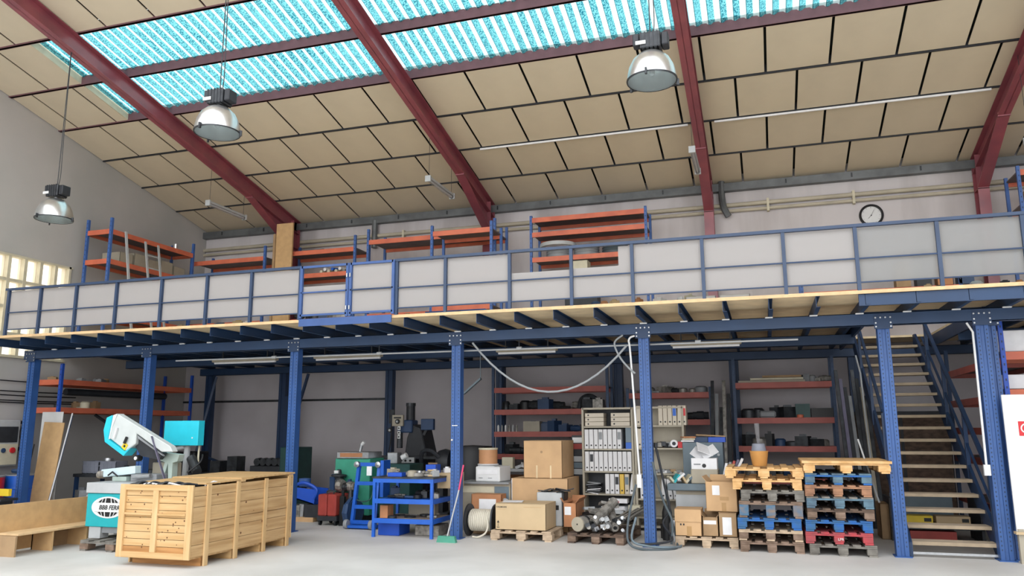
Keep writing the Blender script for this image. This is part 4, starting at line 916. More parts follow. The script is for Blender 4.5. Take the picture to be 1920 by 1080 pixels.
# machine control box and pipes on the left wall
t = thing('control_unit', 'grey wall control unit with a red button at the far left edge', 'control unit', (XL+.01, 11.6, .95))
B(0, -.9, 0, .22, .38, .88).build('housing', 'lgrey', t, bevel=.02); B(.22, -.2, .45, .235, .32, .75).build('screen', 'dark', t); B(.22, -.25, .03, .24, .34, .42).build('button_panel', 'cream', t)
MB().cyl((.24, .22, .3), (.27, .22, .3), .055).build('red_button', 'red', t); MB().cyl((.24, .03, .3), (.26, .03, .3), .045).build('blue_button', 'upright_d', t)
q = MB(); q.tube([(.1, .4, .85), (.15, .5, .8), (.15, .45, .6), (.15, .55, .4), (.12, .42, .3)], .03); q.build('cable_loop', 'dark', t)
t = thing('wall_pipes', 'black cables running along the left wall below the window', 'cable', (XL, 12, 2.5))
for z in (.1, -.1, -.18, -.28, -.32): MB().tube([(.03, -3.5, z-.03), (.03, -1.2, z), (.03, .3, z-.01), (.03, 1.4, z)], .012, 6).build('cable', 'black', t)
# bench with grey crates
t = thing('workbench', 'dark workbench along the left under the orange rack', 'bench', (-12.4, 12.9, 0))
P(B(-13.1, 12.5, .72, -11.3, 13.3, .78), 'bench_top', 'metal_dark', t); 
for x in (-13.05, -11.4):
    for y in (12.55, 13.2): P(B(x-.03, y-.03, 0, x+.03, y+.03, .72), 'leg', 'navy', t)
P(B(-13.0, 12.6, .2, -11.4, 13.2, .23), 'lower_shelf', 'metal_dark', t)
for i, x in enumerate((-12.78, -12.36)):
    t = thing('plastic_crate', ['left', 'right'][i]+' grey plastic crate on the dark workbench', 'crate', (x, 12.75, .782))
    q = MB(); w_, d_, h_ = .2, .15, .24
    q.box(-w_, -d_, 0, w_, d_, .01); q.box(-w_, -d_, 0, w_, -d_+.01, h_); q.box(-w_, d_-.01, 0, w_, d_, h_); q.box(-w_, -d_, 0, -w_+.01, d_, h_); q.box(w_-.01, -d_, 0, w_, d_, h_); q.build('crate_wall', 'plastic_grey', t)
    for z in (.05, .15, .23): B(-w_-.008, -d_-.008, z-.008, w_+.008, -d_, z+.008).build('rib', 'plastic_grey', t)
    for xx in (-.1, 0, .1): B(xx-.005, -d_-.006, 0, xx+.005, -d_, h_).build('rib', 'plastic_grey', t)
placed(MB().lathe([(0, 0), (.09, .0), (.10, .05), (.09, .09), (0, .10)], (-12.55, 12.8, .99)), 'metal_ring', 'galv', 'shiny metal ring on the grey plastic crates', 'ring')
rr = random.Random(11)
def clutter(n_, x0, x1, y0, y1, z, lab, cat, grp, mats, smin=.05, smax=.16, hmax=.14, names='metal_part'):
    for i in range(n_):
        x = x0+(x1-x0)*(i+.5)/n_ + rr.uniform(-.02, .02); y = rr.uniform(y0, y1); s1, s2, h_ = rr.uniform(smin, smax), rr.uniform(smin, smax), rr.uniform(hmax*.3, hmax)
        k = rr.random()
        if k < .35: b = MB().lathe([(0, 0), (s1/2, 0), (s1/2, h_*.8), (s1/3, h_), (0, h_)], (x, y, z+.001), n=12)
        elif k < .75: b = B(x-s1/2, y-s2/2, z+.001, x+s1/2, y+s2/2, z+h_).moved(Matrix.Translation((x, y, 0)) @ Matrix.Rotation(rr.uniform(-.6, .6), 4, 'Z') @ Matrix.Translation((-x, -y, 0))); b.box(x-s1/4, y-s2/4, z+h_, x+s1/4, y+s2/4, z+h_*1.2)
        else: b = MB().cyl((x-s1/1.5, y, z+h_*.4), (x+s1/1.5, y+rr.uniform(-.05, .05), z+h_*.4), h_*.38, n=10); b.cyl((x-s1/3, y, z+h_*.4), (x+s1/4, y, z+h_*.4), h_*.45, n=10)
        placed(b, names, rr.choice(mats), lab, cat, grp)
DK = ['metal_dark', 'dark', 'metal_dark', 'upright_d', 'black', 'metal']
clutter(7, -12.1, -11.4, 12.6, 12.9, .78, 'dark machine part on the workbench behind the bandsaw', 'machine part', 'parts on the left workbench', DK, hmax=.2)
clutter(6, -12.9, -11.6, 12.4, 12.9, .23, 'metal part on the lower shelf of the left workbench', 'machine part', 'parts under the left workbench', ['metal', 'galv', 'grey', 'metal_dark'], .15, .3, .25)
clutter(4, -13.0, -11.9, 11.9, 12.2, 0, 'grey metal piece heaped on the floor behind the low bench', 'scrap metal', 'metal heap behind the low bench', ['metal', 'galv', 'metal_dark', 'p_cream'], .2, .35, .4)
for z, n_ in ((2.62, 5), (2.07, 6)): clutter(n_, -13.95, -13.3, 12.3, 13.6, z, 'small box on the %s orange shelf at the left' % ('upper' if z > 2.3 else 'lower'), 'box', 'boxes on the left rack %.1f' % z if False else ('boxes on the upper left rack shelf' if z > 2.3 else 'boxes on the lower left rack shelf'), ['carton3', 'grey', 'dark', 'cream'], .08, .2, .18, 'small_box')
placed(MB().tube([(-13.6, 12.6, 2.40), (-13.5, 14.0, 2.4), (-13.4, 15.2, 2.4)], .07, 12), 'duct_pipe', 'dark', 'thick dark pipe hanging between the two upper orange shelves', 'pipe')
for k, (y0, z0_) in enumerate(((13.3, 1.95), (14.2, 1.6))): placed(MB().tube([(-13.5, y0, z0_), (-13.3, y0+.3, z0_-.25), (-13.35, y0+.6, z0_-.35), (-13.3, y0+1.0, z0_-.2)], .035, 6), 'hanging_hose', 'dark', ['dark hose hanging under the lower orange shelf', 'second dark hose hanging lower beside the back column'][k], 'hose')

# dark machines at the back left
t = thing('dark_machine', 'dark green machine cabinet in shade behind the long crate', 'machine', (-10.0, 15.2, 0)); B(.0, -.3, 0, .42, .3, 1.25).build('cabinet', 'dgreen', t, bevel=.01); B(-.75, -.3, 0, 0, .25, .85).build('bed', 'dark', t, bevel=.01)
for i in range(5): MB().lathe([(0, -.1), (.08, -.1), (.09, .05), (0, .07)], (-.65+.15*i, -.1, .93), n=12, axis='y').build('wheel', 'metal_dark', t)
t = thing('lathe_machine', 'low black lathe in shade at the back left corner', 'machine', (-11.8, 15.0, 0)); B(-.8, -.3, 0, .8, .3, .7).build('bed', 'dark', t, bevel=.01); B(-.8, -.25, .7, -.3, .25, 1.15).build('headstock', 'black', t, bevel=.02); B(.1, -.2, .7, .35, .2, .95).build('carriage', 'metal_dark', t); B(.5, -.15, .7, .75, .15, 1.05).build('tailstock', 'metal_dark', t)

# ---------------------------------------------------------------- blue bin with tools, welder, trolley, green machine
t = thing('tool_bin', 'tilted bright blue plastic bin full of tools behind the crate', 'bin', (-7.95, 12.85, .0))
q = MB(); q.prism([(-.28, .42), (.2, .30), (.26, .56), (-.24, .60)], -.2, -.19, 'y'); q.prism([(-.28, .42), (.2, .30), (.26, .56), (-.24, .60)], .19, .2, 'y'); q.prism([(-.28, .42), (.2, .30), (.2, .32), (-.28, .44)], -.2, .2, 'y'); q.build('bin_shell', 'binblue', t)
B(-.32, -.2, 0, .2, .2, .08).build('timber_base', 'carton', t); B(-.3, -.18, .08, -.1, .15, .28).build('metal_box', 'metal', t); B(.02, -.2, .08, .3, .2, .3).build('dark_box', 'dark', t); MB().cyl((-.1, -.1, .08), (-.08, -.1, .3), .06).build('steel_cylinder', 'galv', t)
MB().lathe([(0, 0), (.1, 0), (.11, .14), (0, .15)], (-.12, .0, .60), n=16).build('blue_pot', 'upright', t); MB().tube([(-.25, -.2, .60), (0, -.23, .68), (.25, -.2, .57), (.2, -.2, .4)], .03).build('rim', 'binblue', t)
clutter(8, -8.15, -7.75, 12.7, 12.85, .50, 'hand tool lying in the tilted blue bin', 'tool', 'tools in the blue bin', ['galv', 'dark', 'metal', 'whitepaper'], .06, .12, .1, 'hand_tool')
t = thing('welding_machine', 'red two-panel welding machine on casters with gear piled on top', 'welder', (-7.24, 12.45, 0))
for s_ in (-1, 1): B(s_*.09-.085, -.22, .16, s_*.09+.085, .25, .52).build('side_housing', 'redm', t, bevel=.02)
B(-.19, -.2, .08, .19, .25, .16).build('base_frame', 'dark', t)
for x in (-.15, .15):
    for y in (-.15, .2): MB().cyl((x-.015, y, .045), (x+.015, y, .045), .045, n=12).build('caster', 'black', t)
MB().tube([(-.06, -.1, .52), (-.06, -.1, .57), (.06, -.1, .57), (.06, -.1, .52)], .012).build('handle', 'dark', t)
t = thing('dome_light', 'dark work lamp with a pale domed cap above the welding machine', 'lamp', (-7.3, 12.72, 0)); MB().cyl((0, 0, 0), (0, 0, .72), .05).build('stand', 'dark', t); MB().lathe([(.05, .62), (.09, .74), (.12, .80), (.03, .80)], n=14).build('neck', 'metal_dark', t); MB().lathe([(.0, .92), (.04, .91), (.05, .84), (.14, .82), (.14, .80), (0, .8)], n=16).build('cap', 'dark', t); B(-.06, -.07, .85, .02, -.04, .9).build('label_plate', 'white', t)
clutter(7, -7.4, -6.95, 12.55, 12.7, .55, 'dark metal fitting heaped behind the welding machine', 'fitting', 'fittings behind the welder', DK, .08, .14, .25, 'metal_fitting')
clutter(5, -7.0, -6.75, 12.3, 12.5, .0, 'dark part standing between the welder and blue trolley', 'machine part', 'parts between welder and trolley', DK, .06, .1, .6, 'machine_part')
t = thing('green_cabinet', 'green metal machine cabinet with chrome parts on its top tray', 'machine', (-7.1, 13.1, 0))
B(-.36, -.25, .12, .34, .3, 1.10).build('body', 'green', t, bevel=.01); B(-.30, -.2, 0, .28, .25, .12).build('plinth', 'metal_dark', t); B(-.32, -.28, 1.10, .32, .25, 1.22).build('top_tray', 'galv', t, bevel=.01); B(-.25, -.283, 1.13, .2, -.28, 1.2).build('tray_front', 'carton_or', t)
B(-.2, -.26, .12, .25, -.25, .3).build('open_foot', 'dark', t)
MB().cyl((.0, 0, 1.22), (.03, 0, 1.34), .03).build('valve', 'galv', t); MB().cyl((.03, 0, 1.34), (.08, 0, 1.39), .03).build('valve_head', 'white', t)
t = thing('green_machine', 'dark green machine body between the green cabinet and the mill', 'machine', (-6.45, 13.4, 0)); B(-.25, -.3, 0, .35, .3, 1.0).build('body', 'dgreen', t, bevel=.01); B(-.2, -.1, 1.0, .0, .1, 1.2).build('block', 'galv', t, bevel=.01); MB().cyl((.05, 0, 1.1), (.15, 0, 1.15), .05).build('knob', 'white', t)
t = thing('step_trolley', 'bright blue tubular step trolley leaning in front of the green cabinet', 'trolley', (-6.46, 12.15, 0))
for s_ in (-1, 1): MB().beam((s_*.21, -.05, .05), (s_*.19, .12, 1.06), .055, .055).build('side_tube', 'blue', t)
for z, y in ((.10, -.05), (.34, 0), (.72, .06), (1.03, .11)): B(-.22, y-.03, z-.03, .22, y+.03, z+.03).build('cross_tube', 'blue', t)
B(-.28, -.22, .02, .28, .0, .06).build('foot_plate', 'blue', t); B(.24, .05, .5, .30, .3, 1.1).build('back_post', 'blue', t)
for x in (-.24, .24): MB().lathe([(0, -.03), (.07, -.03), (.075, 0), (.07, .03), (0, .03)], (x*.95, -.2, .08), axis='x', n=16).build('wheel', 'grey', t)
for x in (-.2, .2): MB().lathe([(0, -.04), (.05, -.03), (.05, .03), (0, .04)], (x, .05, 1.03), axis='y', n=14).build('end_knob', 'galv', t)
B(.0, .02, .85, .09, .04, 1.0).build('paper_tag', 'whitepaper', t); MB().tube([(-.15, -.02, .45), (0, -.03, .43), (.12, -.03, .48), (.14, .0, .62)], .012).build('rope', 'dgreen', t)

# ---------------------------------------------------------------- blue workbench with shelves
t = thing('workbench', 'bright blue three-shelf steel workbench covered in tools and parts', 'bench', (-5.3, 11.6, 0))
for x in (-.5, .46):
    for y in (-.4, .42): B(x-.022, y-.022, 0, x+.022, y+.022, .87).build('leg', 'blue', t)
for z in (.56, .27): 
    B(-.5, -.40, z-.03, .46, .42, z-.005).build('shelf', 'p_cream' if z < .5 else 'blue', t)
    B(-.5, -.425, z-.06, .46, -.40, z+.01).build('front_rail', 'blue', t); B(.46, -.42, z-.06, .485, .42, z+.01).build('side_rail', 'blue', t)
B(-.53, -.43, .87, .49, .45, .895).build('table_top', 'metal_dark', t); B(-.5, -.425, .81, .46, -.40, .87).build('front_rail', 'blue', t); B(.46, -.42, .81, .485, .42, .87).build('side_rail', 'blue', t)
TM = ['metal', 'galv', 'lgrey', 'bookcase', 'metal', 'whitepaper']
clutter(22, -5.68, -4.85, 11.35, 11.95, .895, 'small tool or fitting spread over the blue workbench top', 'tool', 'tools on the blue workbench', TM, .06, .15, .11, 'hand_tool')
clutter(10, -5.75, -4.9, 11.4, 11.9, .562, 'dark part on the middle shelf of the blue workbench', 'machine part', 'parts on the middle bench shelf', DK, .08, .18, .14)
clutter(7, -5.7, -4.95, 11.3, 11.9, .272, 'flat bracket on the lower shelf of the blue workbench', 'bracket', 'brackets on the lower bench shelf', ['metal_dark', 'metal', 'dark'], .12, .2, .05, 'bracket')
placed(B(-5.5, 11.8, .272, -5.05, 11.95, .46), 'beige_bin', 'bookcase', 'beige box at the back of the lower workbench shelf', 'box')
placed(B(-5.75, 11.3, .272, -5.62, 11.5, .46), 'carton_piece', 'carton_or', 'upright orange cardboard piece on the lower workbench shelf', 'cardboard')
placed(B(-5.62, 11.27, .897, -5.38, 11.42, .955), 'flat_tray', 'binblue', 'flat bright blue tray on the front of the workbench top', 'tray')
placed(B(-5.17, 11.7, .897, -5.0, 11.9, 1.06), 'blue_box', 'binblue', 'small blue box at the back of the workbench top', 'box')
placed(MB().lathe([(.07, 0), (.07, .015), (.03, .03), (.03, .07), (.07, .085), (.07, .10), (0, .1)], (-4.98, 11.5, .897), n=16), 'wire_spool', 'carton2', 'pale wooden wire spool near the right of the workbench top', 'spool')
placed(MB().lathe([(.04, 0), (.11, 0), (.11, .05), (.04, .05), (.04, 0)], (-5.2, 11.45, .897), n=20), 'cable_coil', 'metal', 'grey cable coil lying in the middle of the workbench top', 'coil')
t = thing('storage_box', 'bright blue box on the floor under the workbench', 'box', (-5.66, 11.6, 0)); B(-.17, -.2, 0, .19, .2, .23).build('box_body', 'binblue', t, bevel=.01); B(-.18, -.21, .21, .2, .21, .235).build('rim', 'binblue', t)
placed(B(-5.25, 11.5, 0, -4.85, 11.9, .16), 'grey_trough', 'metal', 'low grey metal trough under the right side of the workbench', 'trough', bevel=.01)
# broom
t = thing('broom', 'broom with a pink grip and green bristles leaning on the column', 'broom', (-4.49, 10.95, 0))
MB().cyl((0, 0, .06), (.08, .26, .72), .011, n=8).build('stick', 'lgrey', t); MB().cyl((.08, .26, .72), (.123, .33, 1.08), .013, n=8).build('grip', 'pink', t)
MB().prism([(-.15, .0), (.15, .0), (.13, .07), (-.13, .07)], -.035, .035, 'y').build('bristles', 'mgreen', t); B(-.13, -.03, .07, .13, .03, .09).build('broom_head', 'mgreen', t)

# ---------------------------------------------------------------- milling machine and dark extractor
t = thing('milling_machine', 'dark turret milling machine with grey head panels against the wall', 'machine', (-6.7, 14.6, 0))
P(MB().prism([(-6.4, 0), (-6.4, 1.05), (-6.55, 1.65), (-6.75, 1.72), (-6.85, 1.45), (-6.9, 1.05), (-6.95, 0)], 14.55, 15.1, 'y'), 'column', 'dark', t, bevel=.02)
P(B(-7.05, 14.5, 1.55, -6.72, 14.8, 1.80), 'head', 'upright_d', t, bevel=.02); P(B(-7.13, 14.44, 1.68, -6.89, 14.5, 1.90), 'name_panel', 'bookcase', t, bevel=.005); P(B(-7.09, 14.435, 1.83, -6.93, 14.44, 1.86), 'dark_strip', 'black', t)
P(MB().cyl((-6.82, 14.65, 1.8), (-6.82, 14.65, 2.12), .09), 'motor', 'dark', t); P(MB().cyl((-6.82, 14.65, 2.08), (-6.82, 14.65, 2.14), .10), 'motor_cap', 'metal_dark', t)
for x, z in ((-7.0, 1.77), (-7.16, 1.60)): P(MB().lathe([(.0, -.02), (.045, -.02), (.05, 0), (0, .03)], (x, 14.42, z), axis='y', n=16), 'handwheel', 'black', t); P(MB().cyl((x, 14.39, z), (x, 14.4, z), .022), 'wheel_hub', 'lgrey', t)
for z in (1.64, 1.55, 1.47): P(MB().cbox(-6.96, 14.42, z, .06, .02, .07), 'dial_plate', 'white', t); P(MB().cyl((-6.96, 14.40, z), (-6.96, 14.41, z), .016, n=10), 'dial', 'black', t)
P(MB().cyl((-6.98, 14.5, 1.25), (-6.98, 14.5, 1.55), .06), 'spindle', 'metal_dark', t)
P(B(-7.5, 14.3, 1.04, -6.05, 14.6, 1.10), 'table', 'metal_dark', t, bevel=.005); P(B(-7.45, 14.28, .97, -6.6, 14.34, 1.03), 'table_edge', 'grey', t)
P(B(-6.9, 14.15, .96, -6.5, 14.2, 1.08), 'gauge_plate', 'lgrey', t)
for x in (-6.85, -6.77, -6.68, -6.58): P(MB().cyl((x, 14.14, 1.02), (x, 14.15, 1.02), .022, n=10), 'gauge_hole', 'black', t)
P(B(-6.53, 14.5, 1.60, -6.26, 14.6, 1.82), 'display_box', 'upright_d', t, bevel=.01); P(MB().beam((-6.5, 14.6, 1.5), (-6.42, 14.6, 1.65), .05, .05), 'display_arm', 'dark', t)
P(B(-7.0, 14.3, .5, -6.4, 14.6, .96), 'knee', 'dark', t, bevel=.02); P(B(-7.2, 14.3, 0, -6.2, 15.2, .15), 'foot', 'dark', t)
t = thing('extractor', 'large round black extractor drum behind the blue column', 'extractor', (-5.25, 14.05, 0))
MB().lathe([(0, .1), (.38, .1), (.40, .2), (.40, 1.2), (.36, 1.3), (0, 1.32)], n=28).build('drum_body', 'black', t); B(-.72, -.2, .0, -.42, .2, .1).build('base', 'dark', t)
for a in (0, 90, 180, 270): MB().cyl((.3*math.cos(R(a)), .3*math.sin(R(a)), 0), (.3*math.cos(R(a)), .3*math.sin(R(a)), .1), .03).build('leg', 'dark', t)
MB().lathe([(0, -.15), (.22, -.12), (.25, 0), (.22, .12), (0, .15)], (-.55, 0, 1.0), axis='x', n=20).build('blower', 'dark', t); B(-.8, -.24, .85, -.62, -.22, 1.0).build('label_plate', 'carton3', t)
MB().tube([(-.6, -.2, 1.1), (-.75, -.25, 1.22), (-.95, -.2, 1.18), (-1.0, -.1, .9)], .04).build('hose', 'dark', t); B(-.7, -.12, .1, -.55, .12, .85).build('blower_stand', 'dark', t)
B(0, 0, 0, .12, .04, .3).build('switch_box', 'metal_dark', None, (-7.95, 15.95, 1.75), label='dark switch box beside the back column left of the mill', cat='switch box')
placed(MB().tube([(-7.9, 15.98, 1.75), (-7.92, 15.98, 1.3), (-8.0, 15.98, .9), (-8.0, 15.98, 0.02)], .015), 'power_cable', 'dark', 'dark cable dropping from the switch box to the floor', 'cable')

# ---------------------------------------------------------------- goods on the racks under the mezzanine
clutter(10, -5.3, -3.1, 15.75, 15.95, 2.01, 'dark machine part on the second shelf of the red rack', 'machine part', 'parts on the second red shelf', DK, .15, .3, .24)
clutter(7, -4.7, -3.1, 15.75, 15.95, 1.56, 'dark blue or black box on the third shelf, red rack', 'box', 'boxes on the third red shelf', ['upright_d', 'dark', 'metal_dark'], .15, .3, .22, 'small_box')
placed(B(-4.75, 15.65, 1.562, -4.4, 15.9, 1.77), 'metal_box', 'bookcase', 'beige metal box on the third shelf of the red rack', 'box')
for i in range(6): placed(MB().cyl((-5.3+.08*i, 15.68, 1.562), (-5.3+.08*i, 15.68, 1.68), .022, n=10).cyl((-5.3+.08*i, 15.68, 1.68), (-5.3+.08*i, 15.68, 1.70), .012, n=8), 'spray_can', ['white', 'grey', 'white', 'metal', 'lgrey', 'metal'][i], ['first', 'second', 'third', 'fourth', 'fifth', 'sixth'][i]+' small can from the left on the third red shelf', 'can')
clutter(6, -5.2, -3.9, 15.7, 15.95, 1.11, 'dark part on the fourth shelf of the red rack', 'machine part', 'parts on the fourth red shelf', DK, .15, .3, .2)
placed(MB().tube([(-3.6, 15.8, 2.02), (-3.55, 15.8, 2.2), (-3.4, 15.8, 2.27), (-3.25, 15.8, 2.2), (-3.2, 15.8, 2.02)], .05, 8), 'hose_loop', 'metal_dark', 'dark hose arched on the second shelf of the red rack', 'hose')
clutter(8, -2.4, -1.1, 15.7, 15.95, 2.30, 'grey tube or clamp on the top shelf behind the column', 'tube', 'tubes on the shelf behind the column', ['grey', 'metal', 'metal_dark'], .12, .3, .14, 'steel_tube')
clutter(7, -2.4, -1.1, 15.7, 15.95, 1.78, 'dark box on the second shelf behind the right bookcase', 'box', 'boxes behind the right bookcase', DK, .12, .3, .2, 'small_box')
clutter(5, -2.4, -1.1, 15.7, 15.95, 1.30, 'dark box on the third shelf behind the right bookcase', 'box', 'lower boxes behind the right bookcase', DK, .12, .3, .3, 'small_box')
for k in range(3): placed(B(-.45+.0, 15.65, 2.462+.045*k, .75-.25*k, 15.8, 2.50+.045*k).moved(Matrix.Translation((.0+.22*k, 0, 0))), 'flat_board', ['bookcase', 'cream', 'carton3'][k], ['lowest long pale panel on the top right shelf', 'middle long pale panel on the top right shelf', 'short brown panel on top of the pale panels'][k], 'panel')
clutter(4, .75, 1.15, 15.7, 15.9, 2.462, 'grey part at the right of the top shelf over the pallets', 'machine part', 'parts at the right of the top shelf', ['grey', 'metal'], .12, .2, .18)
clutter(5, -.4, .5, 15.7, 15.95, 1.80, 'dark part on the second shelf above the tan tub', 'machine part', 'parts on the second shelf above the tub', DK, .12, .3, .2)
placed(B(-.1, 15.63, 1.802, .2, 15.85, 1.93), 'round_tin', 'grey', 'pale grey tin on the shelf above the tan tub', 'tin', bevel=.03)
placed(B(.55, 15.63, 1.802, .80, 15.85, 2.05), 'green_box', 'dgreen', 'dark green box on the second shelf at the right', 'box')
placed(B(.82, 15.62, 1.802, 1.2, 15.85, 1.97), 'black_box', 'black', 'long black box beside the dark green box', 'box')
placed(MB().lathe([(0, 0), (.06, 0), (.06, .05), (0, .06)], (.62, 15.6, 1.80), n=12), 'orange_reel', 'orange', 'small orange reel in front of the dark green box', 'reel')
clutter(8, -.4, 1.1, 15.7, 15.95, 1.28, 'dark part on the third shelf behind the tan tub', 'machine part', 'parts on the third shelf behind the tub', DK, .12, .3, .26)
clutter(8, -.4, 1.1, 15.7, 15.95, .70, 'dark part on the lowest shelf behind the pallets', 'machine part', 'parts on the lowest shelf behind the pallets', DK, .12, .3, .3)
for i in range(5): placed(MB().beam((-.98+.08*i, 14.9, 0), (-.92+.07*i, 15.45, 2.5-.25*(i % 3)), .06, .03), 'steel_profile', ['metal_dark', 'grey', 'metal_dark', 'metal', 'dark'][i], ['first', 'second', 'third', 'fourth', 'fifth'][i]+' tall profile from the left, leaning left of the right-hand rack', 'profile')
for i in range(8): placed(MB().beam((1.30+.062*i, 14.3, 0), (1.22+.066*i, 14.85, 2.6-.15*(i % 4)), .055, .03), 'steel_profile', ['metal_dark', 'purple', 'dark', 'grey', 'metal_dark', 'dark', 'bookcase', 'metal_dark'][i], ['first', 'second', 'third', 'fourth', 'fifth', 'sixth', 'seventh', 'eighth'][i]+' tall profile from the left, leaning beside the stairs', 'profile')
placed(MB().tube([(1.50, 14.2, 2.8), (1.55, 14.2, 2.5), (1.6, 14.15, .95)], .014), 'white_conduit', 'lgrey', 'thin pale conduit dropping in front of the leaning profiles', 'conduit')
placed(MB().beam((1.42, 12.05, .6), (1.22, 12.1, 1.45), .02, .02), 'thin_stick', 'lgrey', 'thin pale stick leaning beside the stair column', 'stick')

# ---------------------------------------------------------------- right side
t = thing('notice_board', 'large white board standing at the right edge with a red sign', 'board', (3.4, 11.15, .1))
B(-.6, 0, .25, .9, .03, 1.9).build('board_panel', 'white', t, bevel=.004); 
q = B(-.455, -.004, 1.40, -.30, 0, 1.575).build('safety_sign', 'red', t); MB().lathe([(.045, -.007), (.06, -.007), (.06, -.004), (.045, -.004)], (-.375, 0, 1.49), axis='y', n=24).build('sign_ring', 'white', q); MB().cyl((-.36, -.0065, 1.45), (-.36, -.005, 1.45), .0001); B(-.39, -.007, 1.45, -.36, -.004, 1.53).build('sign_extinguisher', 'white', q)
for x in (-.56, .8): B(x-.03, -.02, -.1, x+.03, .05, .3).build('leg', 'bookcase', t)
B(-.62, -.05, .24, .9, .06, .27).build('ledge', 'carton2', t)
carton('white box on the orange shelf at the top right', 2.98, 3.45, 11.8, 12.2, 2.582, 2.86, 'whitepaper', tape=False)
carton('narrow white box left of the bright blue upright', 2.97, 3.30, 11.82, 12.1, 2.095, 2.28, 'whitepaper', tape=False)
for i in range(3): carton(['first', 'second', 'third'][i]+' small pale carton in the row behind the white board', 3.4+.22*i, 3.58+.22*i, 11.85, 12.2, 2.095, 2.25, ['cream', 'whitepaper', 'cream'][i], tape=False)
placed(B(3.08, 13.0, 1.152, 3.3, 13.4, 1.36), 'file_box', 'lgrey', 'pale grey file box on the red rack right of the stairs', 'box')
clutter(5, 3.15, 3.8, 13.1, 13.8, 2.05, 'dark item on the red rack right of the stairs', 'item', 'items on the rack right of the stairs', ['dark', 'metal_dark', 'grey'], .1, .2, .2, 'small_box')
placed(MB().tube([(2.52, 11.22, 2.92), (2.58, 11.22, 2.8), (2.57, 11.22, 1.15)], .014), 'white_conduit', 'white', 'thin white conduit running down beside the right stair column', 'conduit')
placed(B(2.535, 11.19, 1.02, 2.605, 11.24, 1.15), 'socket_box', 'white', 'white socket box at the end of the conduit by the stairs', 'socket')
# yellow and red boxes seen through the treads
for i, (x0, x1, a, c) in enumerate(((1.75, 2.22, 'yellow', 'redm'), (2.26, 2.70, 'carton2', 'yellow'))):
    t = thing('tool_box', ['yellow and red tool box under the stairs, left of two', 'buff and yellow tool box under the stairs, right of two'][i], 'box', ((x0+x1)/2, 13.1, .20)); w_ = (x1-x0)/2
    B(-w_, -.12, .05, w_, .12, .15).build('upper_shell', a, t, bevel=.006); B(-w_, -.13, 0, w_, .12, .05).build('lower_shell', c, t, bevel=.006); B(.5*w_, -.124, .07, .9*w_, -.12, .12).build('dark_label', 'black', t)
t = thing('low_shelf', 'low dark shelf unit under the stairs holding the tool boxes', 'shelving', (2.25, 13.2, 0)); B(-.6, -.3, .17, .6, .4, .195).build('shelf', 'metal_dark', t)
for x in (-.58, .58): B(x-.02, -.3, 0, x+.02, .4, .6).build('side', 'dark', t)
placed(B(1.9, 12.95, 0, 2.5, 13.3, .14), 'dull_red_crate', 'redm', 'dull red crate on the floor under the tool boxes', 'crate')
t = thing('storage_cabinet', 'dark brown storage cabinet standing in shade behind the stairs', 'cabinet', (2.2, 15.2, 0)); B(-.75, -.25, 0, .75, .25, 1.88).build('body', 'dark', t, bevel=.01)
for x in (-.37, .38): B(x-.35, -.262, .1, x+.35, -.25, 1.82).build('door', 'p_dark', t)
placed(B(1.75, 13.55, .2, 2.6, 13.6, .62), 'back_sheet', 'greyblue', 'blue-grey panel behind the tool boxes under the stairs', 'panel')

# ---------------------------------------------------------------- lights, pipe and hoses under the mezzanine
for i, (x0, x1) in enumerate(((-9.95, -8.55), (-7.75, -6.4), (-4.25, -3.2), (-1.35, -.28))):
    t = thing('fluorescent_lamp', ['leftmost', 'second', 'third', 'rightmost'][i]+' long grey tube lamp hanging under the mezzanine', 'lamp', ((x0+x1)/2, 12.5, 2.85)); w_ = (x1-x0)/2
    B(-w_, -.06, .03, w_, .06, .09).build('housing', 'bookcase', t, bevel=.01); MB().cyl((-w_+.03, 0, .02), (w_-.03, 0, .02), .022).build('tube', 'whitepaper', t)
    for x in (-w_*.7, w_*.7): B(x-.01, -.01, .09, x+.01, .01, .25).build('hanger', 'dark', t)
t = thing('conduit_pipe', 'thin pale conduit running level under the whole mezzanine beam', 'conduit', (0, 11.55, 2.84)); MB().cyl((-10, 0, .0), (.5, 0, -.02), .013, n=8).build('pipe', 'lgrey', t)
for x in (-8, -6, -3.6, -.9): MB().cyl((x, 0, .0), (x+.08, 0, 0), .025, n=10).build('coupling', 'lgrey', t); B(x+.03, -.006, 0, x+.045, .006, .12).build('hanger', 'dark', t)
hose = [(-4.17+2.35*k/16, 11.12, 2.90-.70*4*(k/16)*(1-k/16) - .12*(k/16)) for k in range(17)]
placed(MB().tube(hose, .016, 8), 'hanging_hose', 'cable', 'pale grey hose slung in a long arc between two blue columns', 'hose')
placed(MB().tube([(-1.88, 11.15, 2.93), (-2.0, 11.13, 2.82), (-1.93, 11.13, 2.62), (-1.8, 11.13, 2.45), (-1.72, 11.15, 2.38)], .014, 8), 'hose_loop', 'cable', 'short grey hose loop at the top left of the column', 'hose')
placed(MB().tube([(-1.72, 11.2, 2.92), (-1.80, 11.18, 2.86), (-1.78, 11.18, 2.6), (-1.71, 11.2, .95)], .014, 8), 'white_conduit', 'white', 'thin white conduit running down left of the fifth column', 'conduit')
placed(B(-1.745, 11.17, .80, -1.685, 11.22, .98), 'socket_strip', 'white', 'white double socket at the end of the column conduit', 'socket')
